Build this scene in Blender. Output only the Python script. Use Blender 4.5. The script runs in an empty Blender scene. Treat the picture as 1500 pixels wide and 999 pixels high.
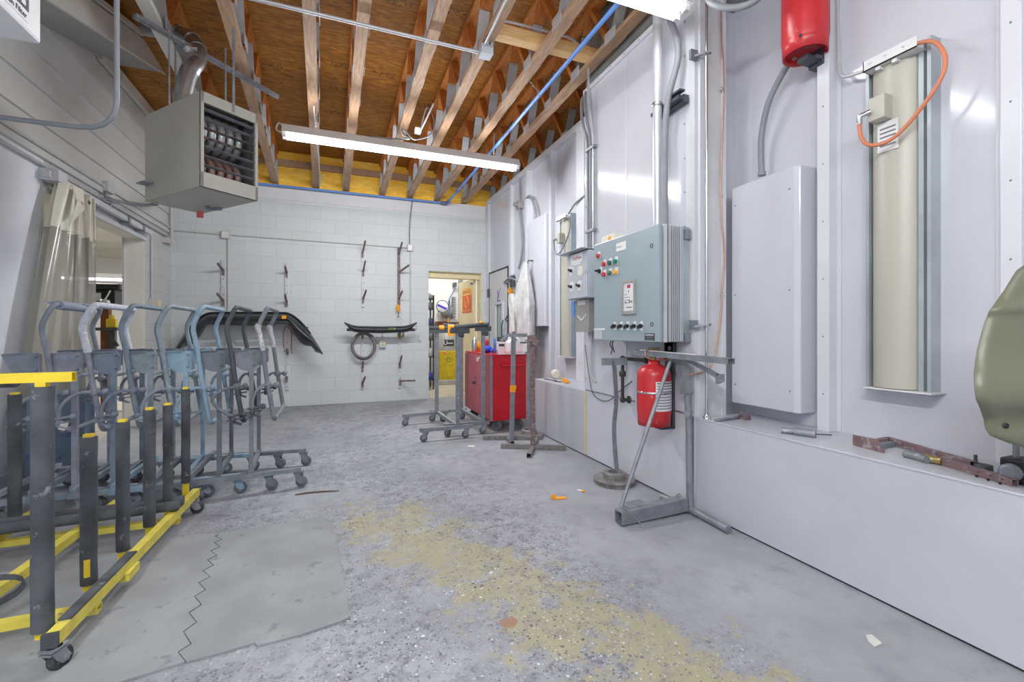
import bpy, math, random
from mathutils import Vector, Matrix
V = Vector
PI = math.pi
random.seed(7)
SC = bpy.context.scene
COL = SC.collection

# ------------------------------------------------------------------ camera geometry (a pixel plus a known plane gives a point in the room)
YAW = math.radians(21.47); SN, CS = math.sin(YAW), math.cos(YAW)
FPX, CX, CY, EYE = 660.0, 750.0, 486.0, 1.12
def ray(px, py):
    u = (px - CX) / FPX; v = (CY - py) / FPX
    return SN + CS * u, CS - SN * u, v
def R(px, py, t):
    a, b, v = ray(px, py); return V((a * t, b * t, EYE + v * t))
def on_x(px, py, X):
    a, b, v = ray(px, py); t = X / a; return V((X, b * t, EYE + v * t))
def on_y(px, py, Y):
    a, b, v = ray(px, py); t = Y / b; return V((a * t, Y, EYE + v * t))
def on_z(px, py, Z):
    a, b, v = ray(px, py); t = (Z - EYE) / v; return V((a * t, b * t, Z))

# ------------------------------------------------------------------ mesh builder
class MB:
    def __init__(self):
        self.v, self.f, self.m, self.s = [], [], [], []
        self.mi = 0
    def add(self, vs, fs, smooth=False):
        o = len(self.v)
        self.v += [tuple(p) for p in vs]
        for f in fs:
            self.f.append([i + o for i in f]); self.m.append(self.mi); self.s.append(smooth)
        return self
    def box(self, x0, x1, y0, y1, z0, z1):
        vs = [(x, y, z) for x in (x0, x1) for y in (y0, y1) for z in (z0, z1)]
        return self.add(vs, [(0,1,3,2),(4,6,7,5),(0,4,5,1),(2,3,7,6),(0,2,6,4),(1,5,7,3)])
    def obox(self, c, ax, ay, az):
        c, ax, ay, az = V(c), V(ax), V(ay), V(az)
        vs = [c + ax * i + ay * j + az * k for i in (-1, 1) for j in (-1, 1) for k in (-1, 1)]
        return self.add(vs, [(0,1,3,2),(4,6,7,5),(0,4,5,1),(2,3,7,6),(0,2,6,4),(1,5,7,3)])
    def frame(self, p, q, up):
        d = (V(q) - V(p)); L = d.length; d.normalize()
        up = V(up)
        if abs(d.dot(up)) > .98: up = V((1, 0, 0)) if abs(d.x) < .9 else V((0, 1, 0))
        sd = d.cross(up).normalized(); up = sd.cross(d).normalized()
        return d, sd, up, L
    def bar(self, p, q, w, h, up=(0, 0, 1)):
        d, sd, u, L = self.frame(p, q, up)
        return self.obox((V(p) + V(q)) / 2, d * L / 2, sd * w / 2, u * h / 2)
    def hbar(self, p, q, w, h, th=.003, up=(0, 0, 1)):          # hollow square tube with open ends
        d, sd, u, L = self.frame(p, q, up); p, q = V(p), V(q)
        vs = []
        for e in (p, q):
            for (k) in (1, 0):
                a, b = w / 2 - (0 if k else th), h / 2 - (0 if k else th)
                vs += [e + sd * i * a + u * j * b for i, j in ((-1,-1),(1,-1),(1,1),(-1,1))]
        fs = []
        for i in range(4):
            j = (i + 1) % 4
            fs += [(i, j, 8 + j, 8 + i), (4 + j, 4 + i, 12 + i, 12 + j), (i, 4 + i, 4 + j, j), (8 + j, 12 + j, 12 + i, 8 + i)]
        return self.add(vs, fs)
    def tube(self, pts, r, n=10, closed=False, caps=True, flat=None):
        pts = [V(p) for p in pts]; N = len(pts)
        rs = r if isinstance(r, (list, tuple)) else [r] * N
        tan = []
        for i in range(N):
            if closed: t = pts[(i + 1) % N] - pts[i - 1]
            elif i == 0: t = pts[1] - pts[0]
            elif i == N - 1: t = pts[-1] - pts[-2]
            else: t = (pts[i + 1] - pts[i]).normalized() + (pts[i] - pts[i - 1]).normalized()
            tan.append(t.normalized() if t.length > 1e-9 else V((0, 0, 1)))
        a = V((0, 0, 1)) if abs(tan[0].z) < .9 else V((1, 0, 0))
        nrm = (a - tan[0] * a.dot(tan[0])).normalized()
        vs = []
        for i in range(N):
            nrm = nrm - tan[i] * nrm.dot(tan[i]); nrm.normalize()
            bn = tan[i].cross(nrm)
            for k in range(n):
                an = 2 * PI * k / n
                vs.append(pts[i] + (nrm * math.cos(an) + bn * math.sin(an)) * rs[i])
        fs = []
        for i in range(N if closed else N - 1):
            for k in range(n):
                a0 = i * n + k; a1 = i * n + (k + 1) % n; j = (i + 1) % N
                fs.append((a0, a1, j * n + (k + 1) % n, j * n + k))
        self.add(vs, fs, True)
        if caps and not closed:
            self.add(vs[:n], [tuple(range(n))[::-1]]); self.add(vs[-n:], [tuple(range(n))])
        return self
    def cyl(self, p, q, r, n=16):
        return self.tube([p, q], r, n)
    def lathe(self, prof, o=(0, 0, 0), axis=(0, 0, 1), n=24, smooth=True):
        ax = V(axis).normalized(); o = V(o)
        a = V((1, 0, 0)) if abs(ax.x) < .9 else V((0, 1, 0))
        e1 = (a - ax * a.dot(ax)).normalized(); e2 = ax.cross(e1)
        vs, fs = [], []
        for (r, z) in prof:
            for k in range(n):
                an = 2 * PI * k / n
                vs.append(o + ax * z + (e1 * math.cos(an) + e2 * math.sin(an)) * r)
        M = len(prof)
        for i in range(M - 1):
            for k in range(n):
                fs.append((i*n+k, i*n+(k+1) % n, (i+1)*n+(k+1) % n, (i+1)*n+k))
        self.add(vs, fs, smooth)
        if prof[0][0] > 1e-5: self.add(vs[:n], [tuple(range(n))[::-1]])
        if prof[-1][0] > 1e-5: self.add(vs[-n:], [tuple(range(n))])
        return self
    def prism(self, poly, o, ex, ey, depth):                     # polygon in (ex, ey) at o, pushed along depth
        o, ex, ey, dp = V(o), V(ex), V(ey), V(depth)
        n = len(poly)
        a = [o + ex * x + ey * y for x, y in poly]; b = [p + dp for p in a]
        fs = [tuple(range(n))[::-1], tuple(range(n, 2 * n))]
        for i in range(n):
            j = (i + 1) % n; fs.append((i, j, n + j, n + i))
        return self.add(a + b, fs)
    def sphere(self, c, r, n=12, sx=1, sy=1, sz=1):
        c = V(c); m = n // 2 + 1; vs, fs = [], []
        for i in range(m):
            th = PI * i / (m - 1)
            for k in range(n):
                an = 2 * PI * k / n
                vs.append(c + V((sx * r * math.sin(th) * math.cos(an), sy * r * math.sin(th) * math.sin(an), sz * r * math.cos(th))))
        for i in range(m - 1):
            for k in range(n): fs.append((i*n+k, (i+1)*n+k, (i+1)*n+(k+1) % n, i*n+(k+1) % n))
        return self.add(vs, fs, True)
    def grid(self, fn, nu, nv, smooth=True):
        vs = [fn(i / nu, j / nv) for j in range(nv + 1) for i in range(nu + 1)]
        fs = [(j*(nu+1)+i, j*(nu+1)+i+1, (j+1)*(nu+1)+i+1, (j+1)*(nu+1)+i) for j in range(nv) for i in range(nu)]
        return self.add(vs, fs, smooth)
    def patch(self, c, r, z0, z1, a0, a1, n=10):                 # part of a cylinder wall (a label round a tank)
        c = V(c); vs = []
        for i in range(n + 1):
            an = a0 + (a1 - a0) * i / n
            for z in (z0, z1): vs.append((c.x + r * math.cos(an), c.y + r * math.sin(an), z))
        return self.add(vs, [(2*i, 2*i+2, 2*i+3, 2*i+1) for i in range(n)], True)
    def chain(self, p, q, link=.035, w=.006, r=.0018):
        p, q = V(p), V(q); d = q - p; n = max(2, int(d.length / link)); d = d.normalized()
        a = V((1, 0, 0)); b = d.cross(a).normalized(); a = b.cross(d)
        L = (q - p).length / n
        for i in range(n):
            c = p + d * L * (i + .5); e = a if i % 2 else b
            pts = [c + d * (L * .62 * math.cos(t)) + e * (w * math.sin(t)) for t in [2*PI*k/8 for k in range(8)]]
            self.tube(pts, r, 5, closed=True)
        return self

def bend(pts, rad=.05, n=5):                                     # round the corners of a polyline
    pts = [V(p) for p in pts]; out = [pts[0]]
    for i in range(1, len(pts) - 1):
        a, b, c = pts[i-1], pts[i], pts[i+1]
        r = min(rad, (a - b).length * .49, (c - b).length * .49)
        p0 = b + (a - b).normalized() * r; p1 = b + (c - b).normalized() * r
        for k in range(n + 1):
            t = k / n; out.append(p0 * (1-t)**2 + b * 2*t*(1-t) + p1 * t*t)
    out.append(pts[-1]); return out
def smooth_path(pts, n=6):                                       # Catmull-Rom through the points
    pts = [V(p) for p in pts]; P = [pts[0]*2-pts[1]] + pts + [pts[-1]*2-pts[-2]]; out = []
    for i in range(1, len(P) - 2):
        for k in range(n):
            t = k / n; a, b, c, d = P[i-1], P[i], P[i+1], P[i+2]
            out.append(.5*((2*b)+(-a+c)*t+(2*a-5*b+4*c-d)*t*t+(-a+3*b-3*c+d)*t**3))
    out.append(pts[-1]); return out

WL = {}
def tag(o, label=None, cat=None, group=None, kind=None):
    if label: o['label'] = label
    if cat: o['category'] = cat
    if group: o['group'] = group
    if kind: o['kind'] = kind
    return o
def T(name, label, cat, loc, group=None):
    o = bpy.data.objects.new(name, None); COL.objects.link(o)
    o.empty_display_size = .1; o.location = V(loc); WL[o.name] = V(loc)
    return tag(o, label, cat, group)
def build(mb, name, mats, parent=None, bevel=0, keep=False, solid=0, label=None):
    me = bpy.data.meshes.new(name)
    shift = V((0, 0, 0))
    if parent is None and not keep and mb.v:
        xs, ys, zs = zip(*mb.v)
        shift = V(((min(xs)+max(xs))/2, (min(ys)+max(ys))/2, min(zs)))
    me.from_pydata([tuple(V(p) - shift) for p in mb.v], [], mb.f)
    for p, mi, sm in zip(me.polygons, mb.m, mb.s):
        p.material_index = mi; p.use_smooth = sm
    for m in (mats if isinstance(mats, (list, tuple)) else [mats]): me.materials.append(m)
    o = bpy.data.objects.new(name, me); COL.objects.link(o)
    if parent is not None:
        o.parent = parent; o.location = -WL[parent.name]; WL[o.name] = V((0, 0, 0))
    else:
        o.location = shift; WL[o.name] = shift
    if solid:
        s = o.modifiers.new('Solidify', 'SOLIDIFY'); s.thickness = solid; s.offset = 0
    if bevel:
        b = o.modifiers.new('Bevel', 'BEVEL'); b.width = bevel; b.segments = 2; b.limit_method = 'ANGLE'; b.angle_limit = math.radians(50)
    if label: o['label'] = label
    return o
def struct(mb, name, mats, **k):
    return tag(build(mb, name, mats, keep=True, **k), kind='structure')
def single(mb, name, mats, label, cat, group=None, **k):
    return tag(build(mb, name, mats, **k), label, cat, group)
def text(body, name, size, o, ex, ey, m, parent, shear=0, align='CENTER'):
    cu = bpy.data.curves.new(name, 'FONT'); cu.body = body; cu.size = size; cu.extrude = .0004
    cu.align_x = align; cu.align_y = 'CENTER'; cu.shear = shear; cu.resolution_u = 3
    cu.materials.append(m)
    tmp = bpy.data.objects.new(name, cu)
    COL.objects.link(tmp)
    me = bpy.data.meshes.new_from_object(tmp.evaluated_get(bpy.context.evaluated_depsgraph_get()))
    bpy.data.objects.remove(tmp)
    ex, ey = V(ex).normalized(), V(ey).normalized(); ez = ex.cross(ey)
    M = Matrix((ex, ey, ez)).transposed().to_4x4(); M.translation = V(o)
    me.transform(M)
    if not me.materials: me.materials.append(m)
    ob = bpy.data.objects.new(name, me); COL.objects.link(ob)
    ob.parent = parent; ob.location = -WL[parent.name]; WL[ob.name] = V((0, 0, 0))
    return ob

# ------------------------------------------------------------------ materials
def lin(c):
    c /= 255.0
    return c / 12.92 if c <= .04045 else ((c + .055) / 1.055) ** 2.4
def S(r, g, b): return (lin(r), lin(g), lin(b), 1)
class NT:
    def __init__(self, name):
        self.m = bpy.data.materials.new(name); self.m.use_nodes = True
        self.t = self.m.node_tree; self.b = self.t.nodes['Principled BSDF']
        self.co = self.n('ShaderNodeTexCoord').outputs['Object']
    def n(self, typ, **k):
        nd = self.t.nodes.new(typ)
        for a, v in k.items():
            if a.startswith('i_'): self.set(nd.inputs[int(a[2:])], v)
            else: setattr(nd, a, v)
        return nd
    def set(self, sock, v):
        if hasattr(v, 'is_output'): self.t.links.new(v, sock)
        else: sock.default_value = v
    def inp(self, name, v): self.set(self.b.inputs[name], v)
    def math(self, op, a, b=0.0, c=None, clamp=False):
        nd = self.n('ShaderNodeMath', operation=op, use_clamp=clamp); self.set(nd.inputs[0], a); self.set(nd.inputs[1], b)
        if c is not None: self.set(nd.inputs[2], c)
        return nd.outputs[0]
    def mix(self, f, a, b, mode='MIX'):
        nd = self.n('ShaderNodeMix', data_type='RGBA', blend_type=mode)
        self.set(nd.inputs[0], f); self.set(nd.inputs[6], a); self.set(nd.inputs[7], b)
        return nd.outputs[2]
    def noise(self, scale, detail=3, vec=None, rough=.5, dist=0):
        nd = self.n('ShaderNodeTexNoise'); self.set(nd.inputs['Vector'], vec or self.co)
        nd.inputs['Scale'].default_value = scale; nd.inputs['Detail'].default_value = detail
        nd.inputs['Roughness'].default_value = rough; nd.inputs['Distortion'].default_value = dist
        return nd.outputs['Fac']
    def step(self, x, a, b, lo=0, hi=1):
        nd = self.n('ShaderNodeMapRange', interpolation_type='SMOOTHSTEP'); self.set(nd.inputs[0], x)
        nd.inputs[1].default_value = a; nd.inputs[2].default_value = b; nd.inputs[3].default_value = lo; nd.inputs[4].default_value = hi
        return nd.outputs[0]
    def scale(self, x, y, z, vec=None, rot=(0, 0, 0)):
        nd = self.n('ShaderNodeMapping'); self.set(nd.inputs['Vector'], vec or self.co)
        nd.inputs['Scale'].default_value = (x, y, z); nd.inputs['Rotation'].default_value = rot
        return nd.outputs[0]
    def bump(self, h, strength=.3, dist=.01):
        nd = self.n('ShaderNodeBump'); nd.inputs['Strength'].default_value = strength; nd.inputs['Distance'].default_value = dist
        self.set(nd.inputs['Height'], h); self.inp('Normal', nd.outputs[0]); return nd
    def vor(self, scale, vec=None, feature='F1', rnd=1):
        nd = self.n('ShaderNodeTexVoronoi', feature=feature); self.set(nd.inputs['Vector'], vec or self.co)
        nd.inputs['Scale'].default_value = scale; nd.inputs['Randomness'].default_value = rnd
        return nd
def mul(c, k): return (min(1, c[0]*k), min(1, c[1]*k), min(1, c[2]*k), 1)
def mat(name, c, rough=.5, metal=0, var=.1, scale=9, bump=0, spot=None, spot_t=.62, bscale=None, spec=.5):
    n = NT(name)
    f = n.step(n.noise(scale, 4), .3, .7)
    col = n.mix(f, mul(c, 1 - var), mul(c, 1 + var))
    if spot:
        g = n.noise(scale * 2.3, 5, rough=.65)
        col = n.mix(n.step(g, spot_t - .04, spot_t + .04), col, spot)
    n.inp('Base Color', col); n.inp('Roughness', rough); n.inp('Metallic', metal); n.inp('Specular IOR Level', spec)
    if bump: n.bump(n.noise(bscale or scale * 6, 3), bump, .004)
    return n.m
def emit(name, c, k):
    n = NT(name); n.inp('Base Color', c); n.inp('Emission Color', c); n.inp('Emission Strength', k); return n.m

M = {}
M['booth'] = mat('booth white enamel', S(200, 202, 212), .12, var=.02, scale=3)
M['booth_low'] = mat('booth white plinth enamel', S(188, 192, 201), .33, var=.03, scale=4, spot=S(176, 176, 182), spot_t=.73)
M['booth_trim'] = mat('booth rib enamel', S(212, 214, 222), .24, var=.02, scale=3)
M['galv'] = mat('bright galvanised plate', S(176, 178, 180), .5, .15, var=.1, scale=9)
M['disc'] = mat('worn brake disc iron', S(132, 130, 130), .5, .2, var=.2, scale=16, spot=S(96, 90, 86), spot_t=.6)
M['galv_wall'] = mat('dull galvanised sheet', S(150, 152, 152), .45, .35, var=.12, scale=3)
M['column'] = mat('grey white painted column', S(205, 207, 212), .45, var=.05, scale=4)
M['emt'] = mat('galvanised conduit', S(196, 199, 204), .38, .4, var=.06, scale=6)
M['flexgrey'] = mat('grey flexible conduit', S(136, 140, 147), .5, var=.06)
M['painted_pipe'] = mat('white painted pipe', S(196, 197, 196), .5, var=.05)
M['steel'] = mat('dusty bare steel', S(140, 146, 154), .5, .45, var=.14, scale=14, spot=S(176, 180, 186), spot_t=.64)
M['steel_dark'] = mat('dark steel', S(84, 88, 95), .5, .35, var=.15, scale=14)
M['rusty'] = mat('rusted paint flecked steel', S(126, 104, 106), .65, .1, var=.2, scale=18, spot=S(156, 150, 156), spot_t=.58)
M['black_pipe'] = mat('black iron pipe', S(72, 70, 66), .5, .3, var=.15)
M['brass'] = mat('brass', S(178, 160, 110), .35, .8)
M['chrome'] = mat('bright metal', S(205, 208, 210), .2, .9, var=.04)
M['copper'] = mat('copper line', S(190, 148, 124), .4, .5)
M['cart_red'] = mat('red painted sheet', S(196, 26, 40), .32, var=.12, scale=5, spot=S(214, 70, 78), spot_t=.7)
M['cart_side'] = mat('dusty red sheet', S(178, 92, 102), .6, var=.08, scale=9)
M['tank_red'] = mat('glossy red tank', S(198, 48, 54), .3, var=.1, scale=7, spot=S(200, 112, 112), spot_t=.66)
M['white'] = mat('white plastic', S(226, 228, 230), .4, var=.03)
M['label'] = mat('white label', S(225, 226, 228), .5, var=.02)
M['ink'] = mat('grey ink', S(120, 124, 132), .6, var=.1)
M['ink_dark'] = mat('dark ink', S(60, 64, 72), .6, var=.05)
M['ink_red'] = mat('red ink', S(176, 52, 66), .6, var=.05)
M['ink_green'] = mat('green marker', S(150, 200, 90), .6, var=.05)
M['ink_blue'] = mat('blue ink', S(80, 100, 190), .6, var=.05)
M['cab'] = mat('blue grey cabinet enamel', S(152, 168, 176), .35, var=.02, scale=4)
M['cab_light'] = mat('light blue grey enamel', S(176, 192, 200), .35, var=.02)
M['alu'] = mat('ribbed aluminium', S(214, 216, 218), .35, .5, var=.04)
M['switchbox'] = mat('grey box enamel', S(184, 191, 200), .4, var=.03)
M['stainless'] = mat('brushed stainless', S(168, 166, 162), .42, .3, var=.1, scale=6)
M['beige'] = mat('beige lamp housing', S(182, 180, 168), .38, var=.02, scale=3)
M['chan'] = mat('galvanised channel', S(172, 182, 188), .4, .3, var=.1, scale=5)
M['heater'] = mat('heater beige enamel', S(176, 175, 166), .42, var=.03, scale=3)
M['heater_in'] = mat('heater liner', S(128, 130, 132), .5, .4, var=.25, scale=14, bump=.3)
M['tube_metal'] = mat('heat exchanger metal', S(170, 172, 174), .35, .7, var=.15, scale=14)
M['tube_rust'] = mat('scorched heat exchanger', S(140, 112, 106), .5, .5, var=.2, scale=16)
M['duct'] = mat('crimped galvanised flue', S(168, 172, 176), .28, .85, var=.12, scale=9)
M['fixture'] = mat('white fixture enamel', S(216, 217, 218), .45, var=.03)
M['tube_on'] = emit('lit fluorescent tube', (1, 1, 1, 1), 9)
M['blue_pipe'] = mat('blue air pipe', S(96, 146, 220), .35, var=.05)
M['blue_dark'] = mat('blue air fitting', S(92, 104, 150), .4, var=.05)
M['bumper'] = mat('black bumper plastic', S(42, 45, 49), .32, var=.25, scale=6, spot=S(70, 73, 78), spot_t=.66)
M['black'] = mat('black plastic', S(36, 37, 40), .45, var=.15)
M['rubber'] = mat('grey caster rubber', S(104, 108, 114), .7, var=.15)
M['tyre'] = mat('dark caster tyre', S(62, 64, 68), .7, var=.2, scale=20, spot=S(108, 110, 112), spot_t=.6)
M['yellow'] = mat('chipped yellow paint', S(216, 202, 84), .5, var=.1, scale=12, spot=S(170, 166, 130), spot_t=.66)
M['yellow_bright'] = mat('yellow paint', S(236, 208, 50), .45, var=.06, scale=12)
M['foam'] = mat('dusty black pipe foam', S(76, 80, 86), .8, var=.35, scale=7, bump=.4, spot=S(136, 139, 144), spot_t=.66)
M['tape_orange'] = mat('orange masking tape', S(244, 164, 30), .6, var=.08)
M['tape_white'] = mat('white tape wrap', S(206, 210, 222), .55, var=.1, scale=30, bump=.6, spot=S(150, 154, 166), spot_t=.68)
M['foil'] = mat('crinkled foil tape', S(206, 206, 212), .3, .7, var=.25, scale=60, bump=.9, spot=S(120, 120, 126), spot_t=.62)
M['sleeve'] = mat('paint dusted pale foam', S(158, 166, 186), .8, var=.12, scale=14, bump=.4, spot=S(112, 118, 134), spot_t=.62)
def cart_mat(name, c):
    g = (c[0] * .3 + c[1] * .5 + c[2] * .2) * .35; c = tuple(min(1, (v * .85 + g * .45) * 1.16) for v in c[:3]) + (1,)
    return mat(name, c, .62, .1, var=.14, scale=16, bump=.35, bscale=90, spot=mul(c, 1.35), spot_t=.66)
M['cloth'] = mat('white coverall cloth', S(196, 196, 197), .8, var=.08, scale=14, spot=S(170, 170, 174), spot_t=.68)
M['cream'] = mat('cream paint', S(228, 214, 172), .5, var=.04, scale=4)
M['cream_dark'] = mat('yellow cream lintel paint', S(222, 204, 146), .5, var=.06)
M['white_wall'] = mat('white wall paint', S(222, 222, 224), .6, var=.03, scale=3)
M['plain_ceiling'] = mat('cream ceiling board', S(205, 203, 192), .7, var=.04, scale=2)
M['jamb'] = mat('chipped white jamb board', S(236, 234, 226), .55, var=.03, scale=3, spot=S(168, 146, 116), spot_t=.74)
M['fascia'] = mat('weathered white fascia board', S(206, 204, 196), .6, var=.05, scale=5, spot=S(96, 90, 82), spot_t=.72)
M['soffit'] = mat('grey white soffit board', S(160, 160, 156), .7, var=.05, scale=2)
M['siding'] = mat('dusty white lap siding', S(206, 206, 202), .65, var=.04, scale=2.5, spot=S(160, 158, 152), spot_t=.73)
M['olive'] = mat('olive primer fender paint', S(112, 114, 95), .36, var=.02, scale=3)
M['wood_dark'] = mat('brown bench wood', S(128, 78, 44), .6, var=.2, scale=12)
M['orange_cord'] = mat('salmon flexible cord', S(206, 128, 96), .5, var=.05)
M['gasket'] = mat('dark door gasket', S(50, 52, 56), .6)
M['button_red'] = mat('red button', S(196, 56, 58), .35); M['button_green'] = mat('green button', S(20, 128, 104), .35)
M['button_dgreen'] = mat('dark green button', S(62, 100, 84), .35); M['button_yellow'] = mat('amber button', S(240, 176, 40), .35)
M['sign_red'] = mat('orange red sign paint', S(226, 96, 52), .5, var=.05); M['sign_yellow'] = mat('sign yellow', S(236, 196, 96), .5, var=.05)
M['purple'] = mat('purple streak', S(96, 60, 190), .5, var=.2)
M['drum_yellow'] = mat('yellow drum paint', S(196, 170, 24), .5, var=.12, scale=14, spot=S(120, 104, 30), spot_t=.7)
M['paper'] = mat('off white paper', S(225, 222, 210), .7, var=.04)
M['hose'] = mat('grey rubber hose', S(128, 122, 124), .65, var=.12, scale=20)
M['red_hose'] = mat('dull red rubber strap', S(140, 82, 74), .6, var=.1)
M['blue_rag'] = mat('blue cloth', S(52, 70, 200), .7, var=.15, scale=30)
M['pink_tag'] = mat('pink tag', S(226, 110, 112), .6, var=.04)
M['dust_stick'] = mat('dirty brown strip', S(92, 72, 64), .7, var=.2)
M['foam_white'] = mat('scuffed plastic scrap', S(206, 208, 200), .4, var=.06)
M['concrete_side'] = mat('curb concrete', S(170, 168, 160), .8, var=.1)

def wood(name, a, b, sc=(14, 1.2, 14)):
    n = NT(name); v = n.scale(*sc)
    g = n.noise(3.0, 5, v, .6, 1.2); k = n.noise(.9, 2)
    col = n.mix(n.step(g, .3, .7), a, b)
    col = n.mix(n.step(k, .4, .62, 0, .35), col, mul(a, .75))
    n.inp('Base Color', col); n.inp('Roughness', .7); return n.m
M['wood'] = wood('truss lumber', S(160, 128, 102), S(198, 164, 134))
M['wood_web'] = wood('orange truss web lumber', S(176, 106, 44), S(214, 140, 68), (14, 14, 1.2))
M['wood_pale'] = wood('new pale lumber', S(214, 172, 116), S(232, 196, 142), (1.2, 14, 14))
def osb(name, a, b, c, stamps=False):
    n = NT(name)
    w = n.n('ShaderNodeMixRGB', blend_type='ADD'); w.inputs[0].default_value = .06
    ns = n.n('ShaderNodeTexNoise'); n.set(ns.inputs['Vector'], n.co); ns.inputs['Scale'].default_value = 6
    n.set(w.inputs[1], n.co); n.set(w.inputs[2], ns.outputs['Color'])
    v1 = n.vor(1, n.scale(9, 46, 30, w.outputs[0])); v2 = n.vor(1, n.scale(16, 60, 44, w.outputs[0], (0, 0, .35)))
    s1 = n.n('ShaderNodeSeparateColor'); n.set(s1.inputs[0], v1.outputs['Color'])
    s2 = n.n('ShaderNodeSeparateColor'); n.set(s2.inputs[0], v2.outputs['Color'])
    col = n.mix(s1.outputs[0], a, b); col = n.mix(n.math('MULTIPLY', s2.outputs[1], .5), col, c)
    if stamps:                                            # faint black mill stamps
        vs_ = n.vor(1.5, n.scale(1, 1, 0)); lo = n.n('ShaderNodeVectorMath', operation='SUBTRACT'); n.set(lo.inputs[0], n.scale(1, 1, 0)); n.set(lo.inputs[1], vs_.outputs['Position'])
        sp = n.n('ShaderNodeSeparateXYZ'); n.set(sp.inputs[0], lo.outputs[0])
        ms = n.math('MULTIPLY', n.math('LESS_THAN', n.math('ABSOLUTE', sp.outputs[0]), .13), n.math('LESS_THAN', n.math('ABSOLUTE', sp.outputs[1]), .05))
        pt = n.step(n.noise(1, 2, n.scale(70, 26, 1)), .54, .58, 0, .75)
        col = n.mix(n.math('MULTIPLY', ms, pt), col, S(40, 26, 12))
    n.inp('Base Color', col); n.inp('Roughness', .6); return n.m
M['osb'] = osb('aged OSB roof deck', S(144, 92, 22), S(190, 128, 40), S(104, 62, 12), True)
M['osb_glow'] = osb('OSB with painted warm glow', S(255, 196, 56), S(255, 226, 104), S(246, 172, 40))  # warm glow on the blocking painted in as brighter, yellower OSB

def block(name, axis, c, mortar, c2=None, smooth_to=None):
    n = NT(name); sp = n.n('ShaderNodeSeparateXYZ'); n.set(sp.inputs[0], n.co)
    cb = n.n('ShaderNodeCombineXYZ'); n.set(cb.inputs[0], sp.outputs[axis]); n.set(cb.inputs[1], sp.outputs[2])
    b = n.n('ShaderNodeTexBrick', offset=.5); n.set(b.inputs['Vector'], cb.outputs[0])
    b.inputs['Scale'].default_value = 1; b.inputs['Mortar Size'].default_value = .004; b.inputs['Mortar Smooth'].default_value = .4
    b.inputs['Brick Width'].default_value = .4064; b.inputs['Row Height'].default_value = .2032; b.inputs['Bias'].default_value = 0
    b.inputs['Color1'].default_value = c; b.inputs['Color2'].default_value = mul(c, .95); b.inputs['Mortar'].default_value = mortar
    d = n.noise(1.6, 4); col = n.mix(n.step(d, .4, .75, 0, .25), b.outputs[0], mul(c, .8))
    sp2 = n.noise(70, 2); col = n.mix(n.step(sp2, .68, .76, 0, .3), col, mul(c, .6))
    n.inp('Base Color', col); n.inp('Roughness', .6)
    h = n.math('SUBTRACT', n.math('MULTIPLY', n.noise(60, 3), .3), b.outputs['Fac'])
    n.bump(h, .4, .004); return n.m
M['block'] = block('white painted block wall', 0, S(212, 218, 219), S(194, 199, 200))
M['block_left'] = block('grey white painted block wall', 1, S(206, 208, 207), S(180, 182, 181))
M['stucco'] = mat('rough white plaster', S(232, 236, 243), .75, var=.03, scale=4, bump=.5, bscale=70)

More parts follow.
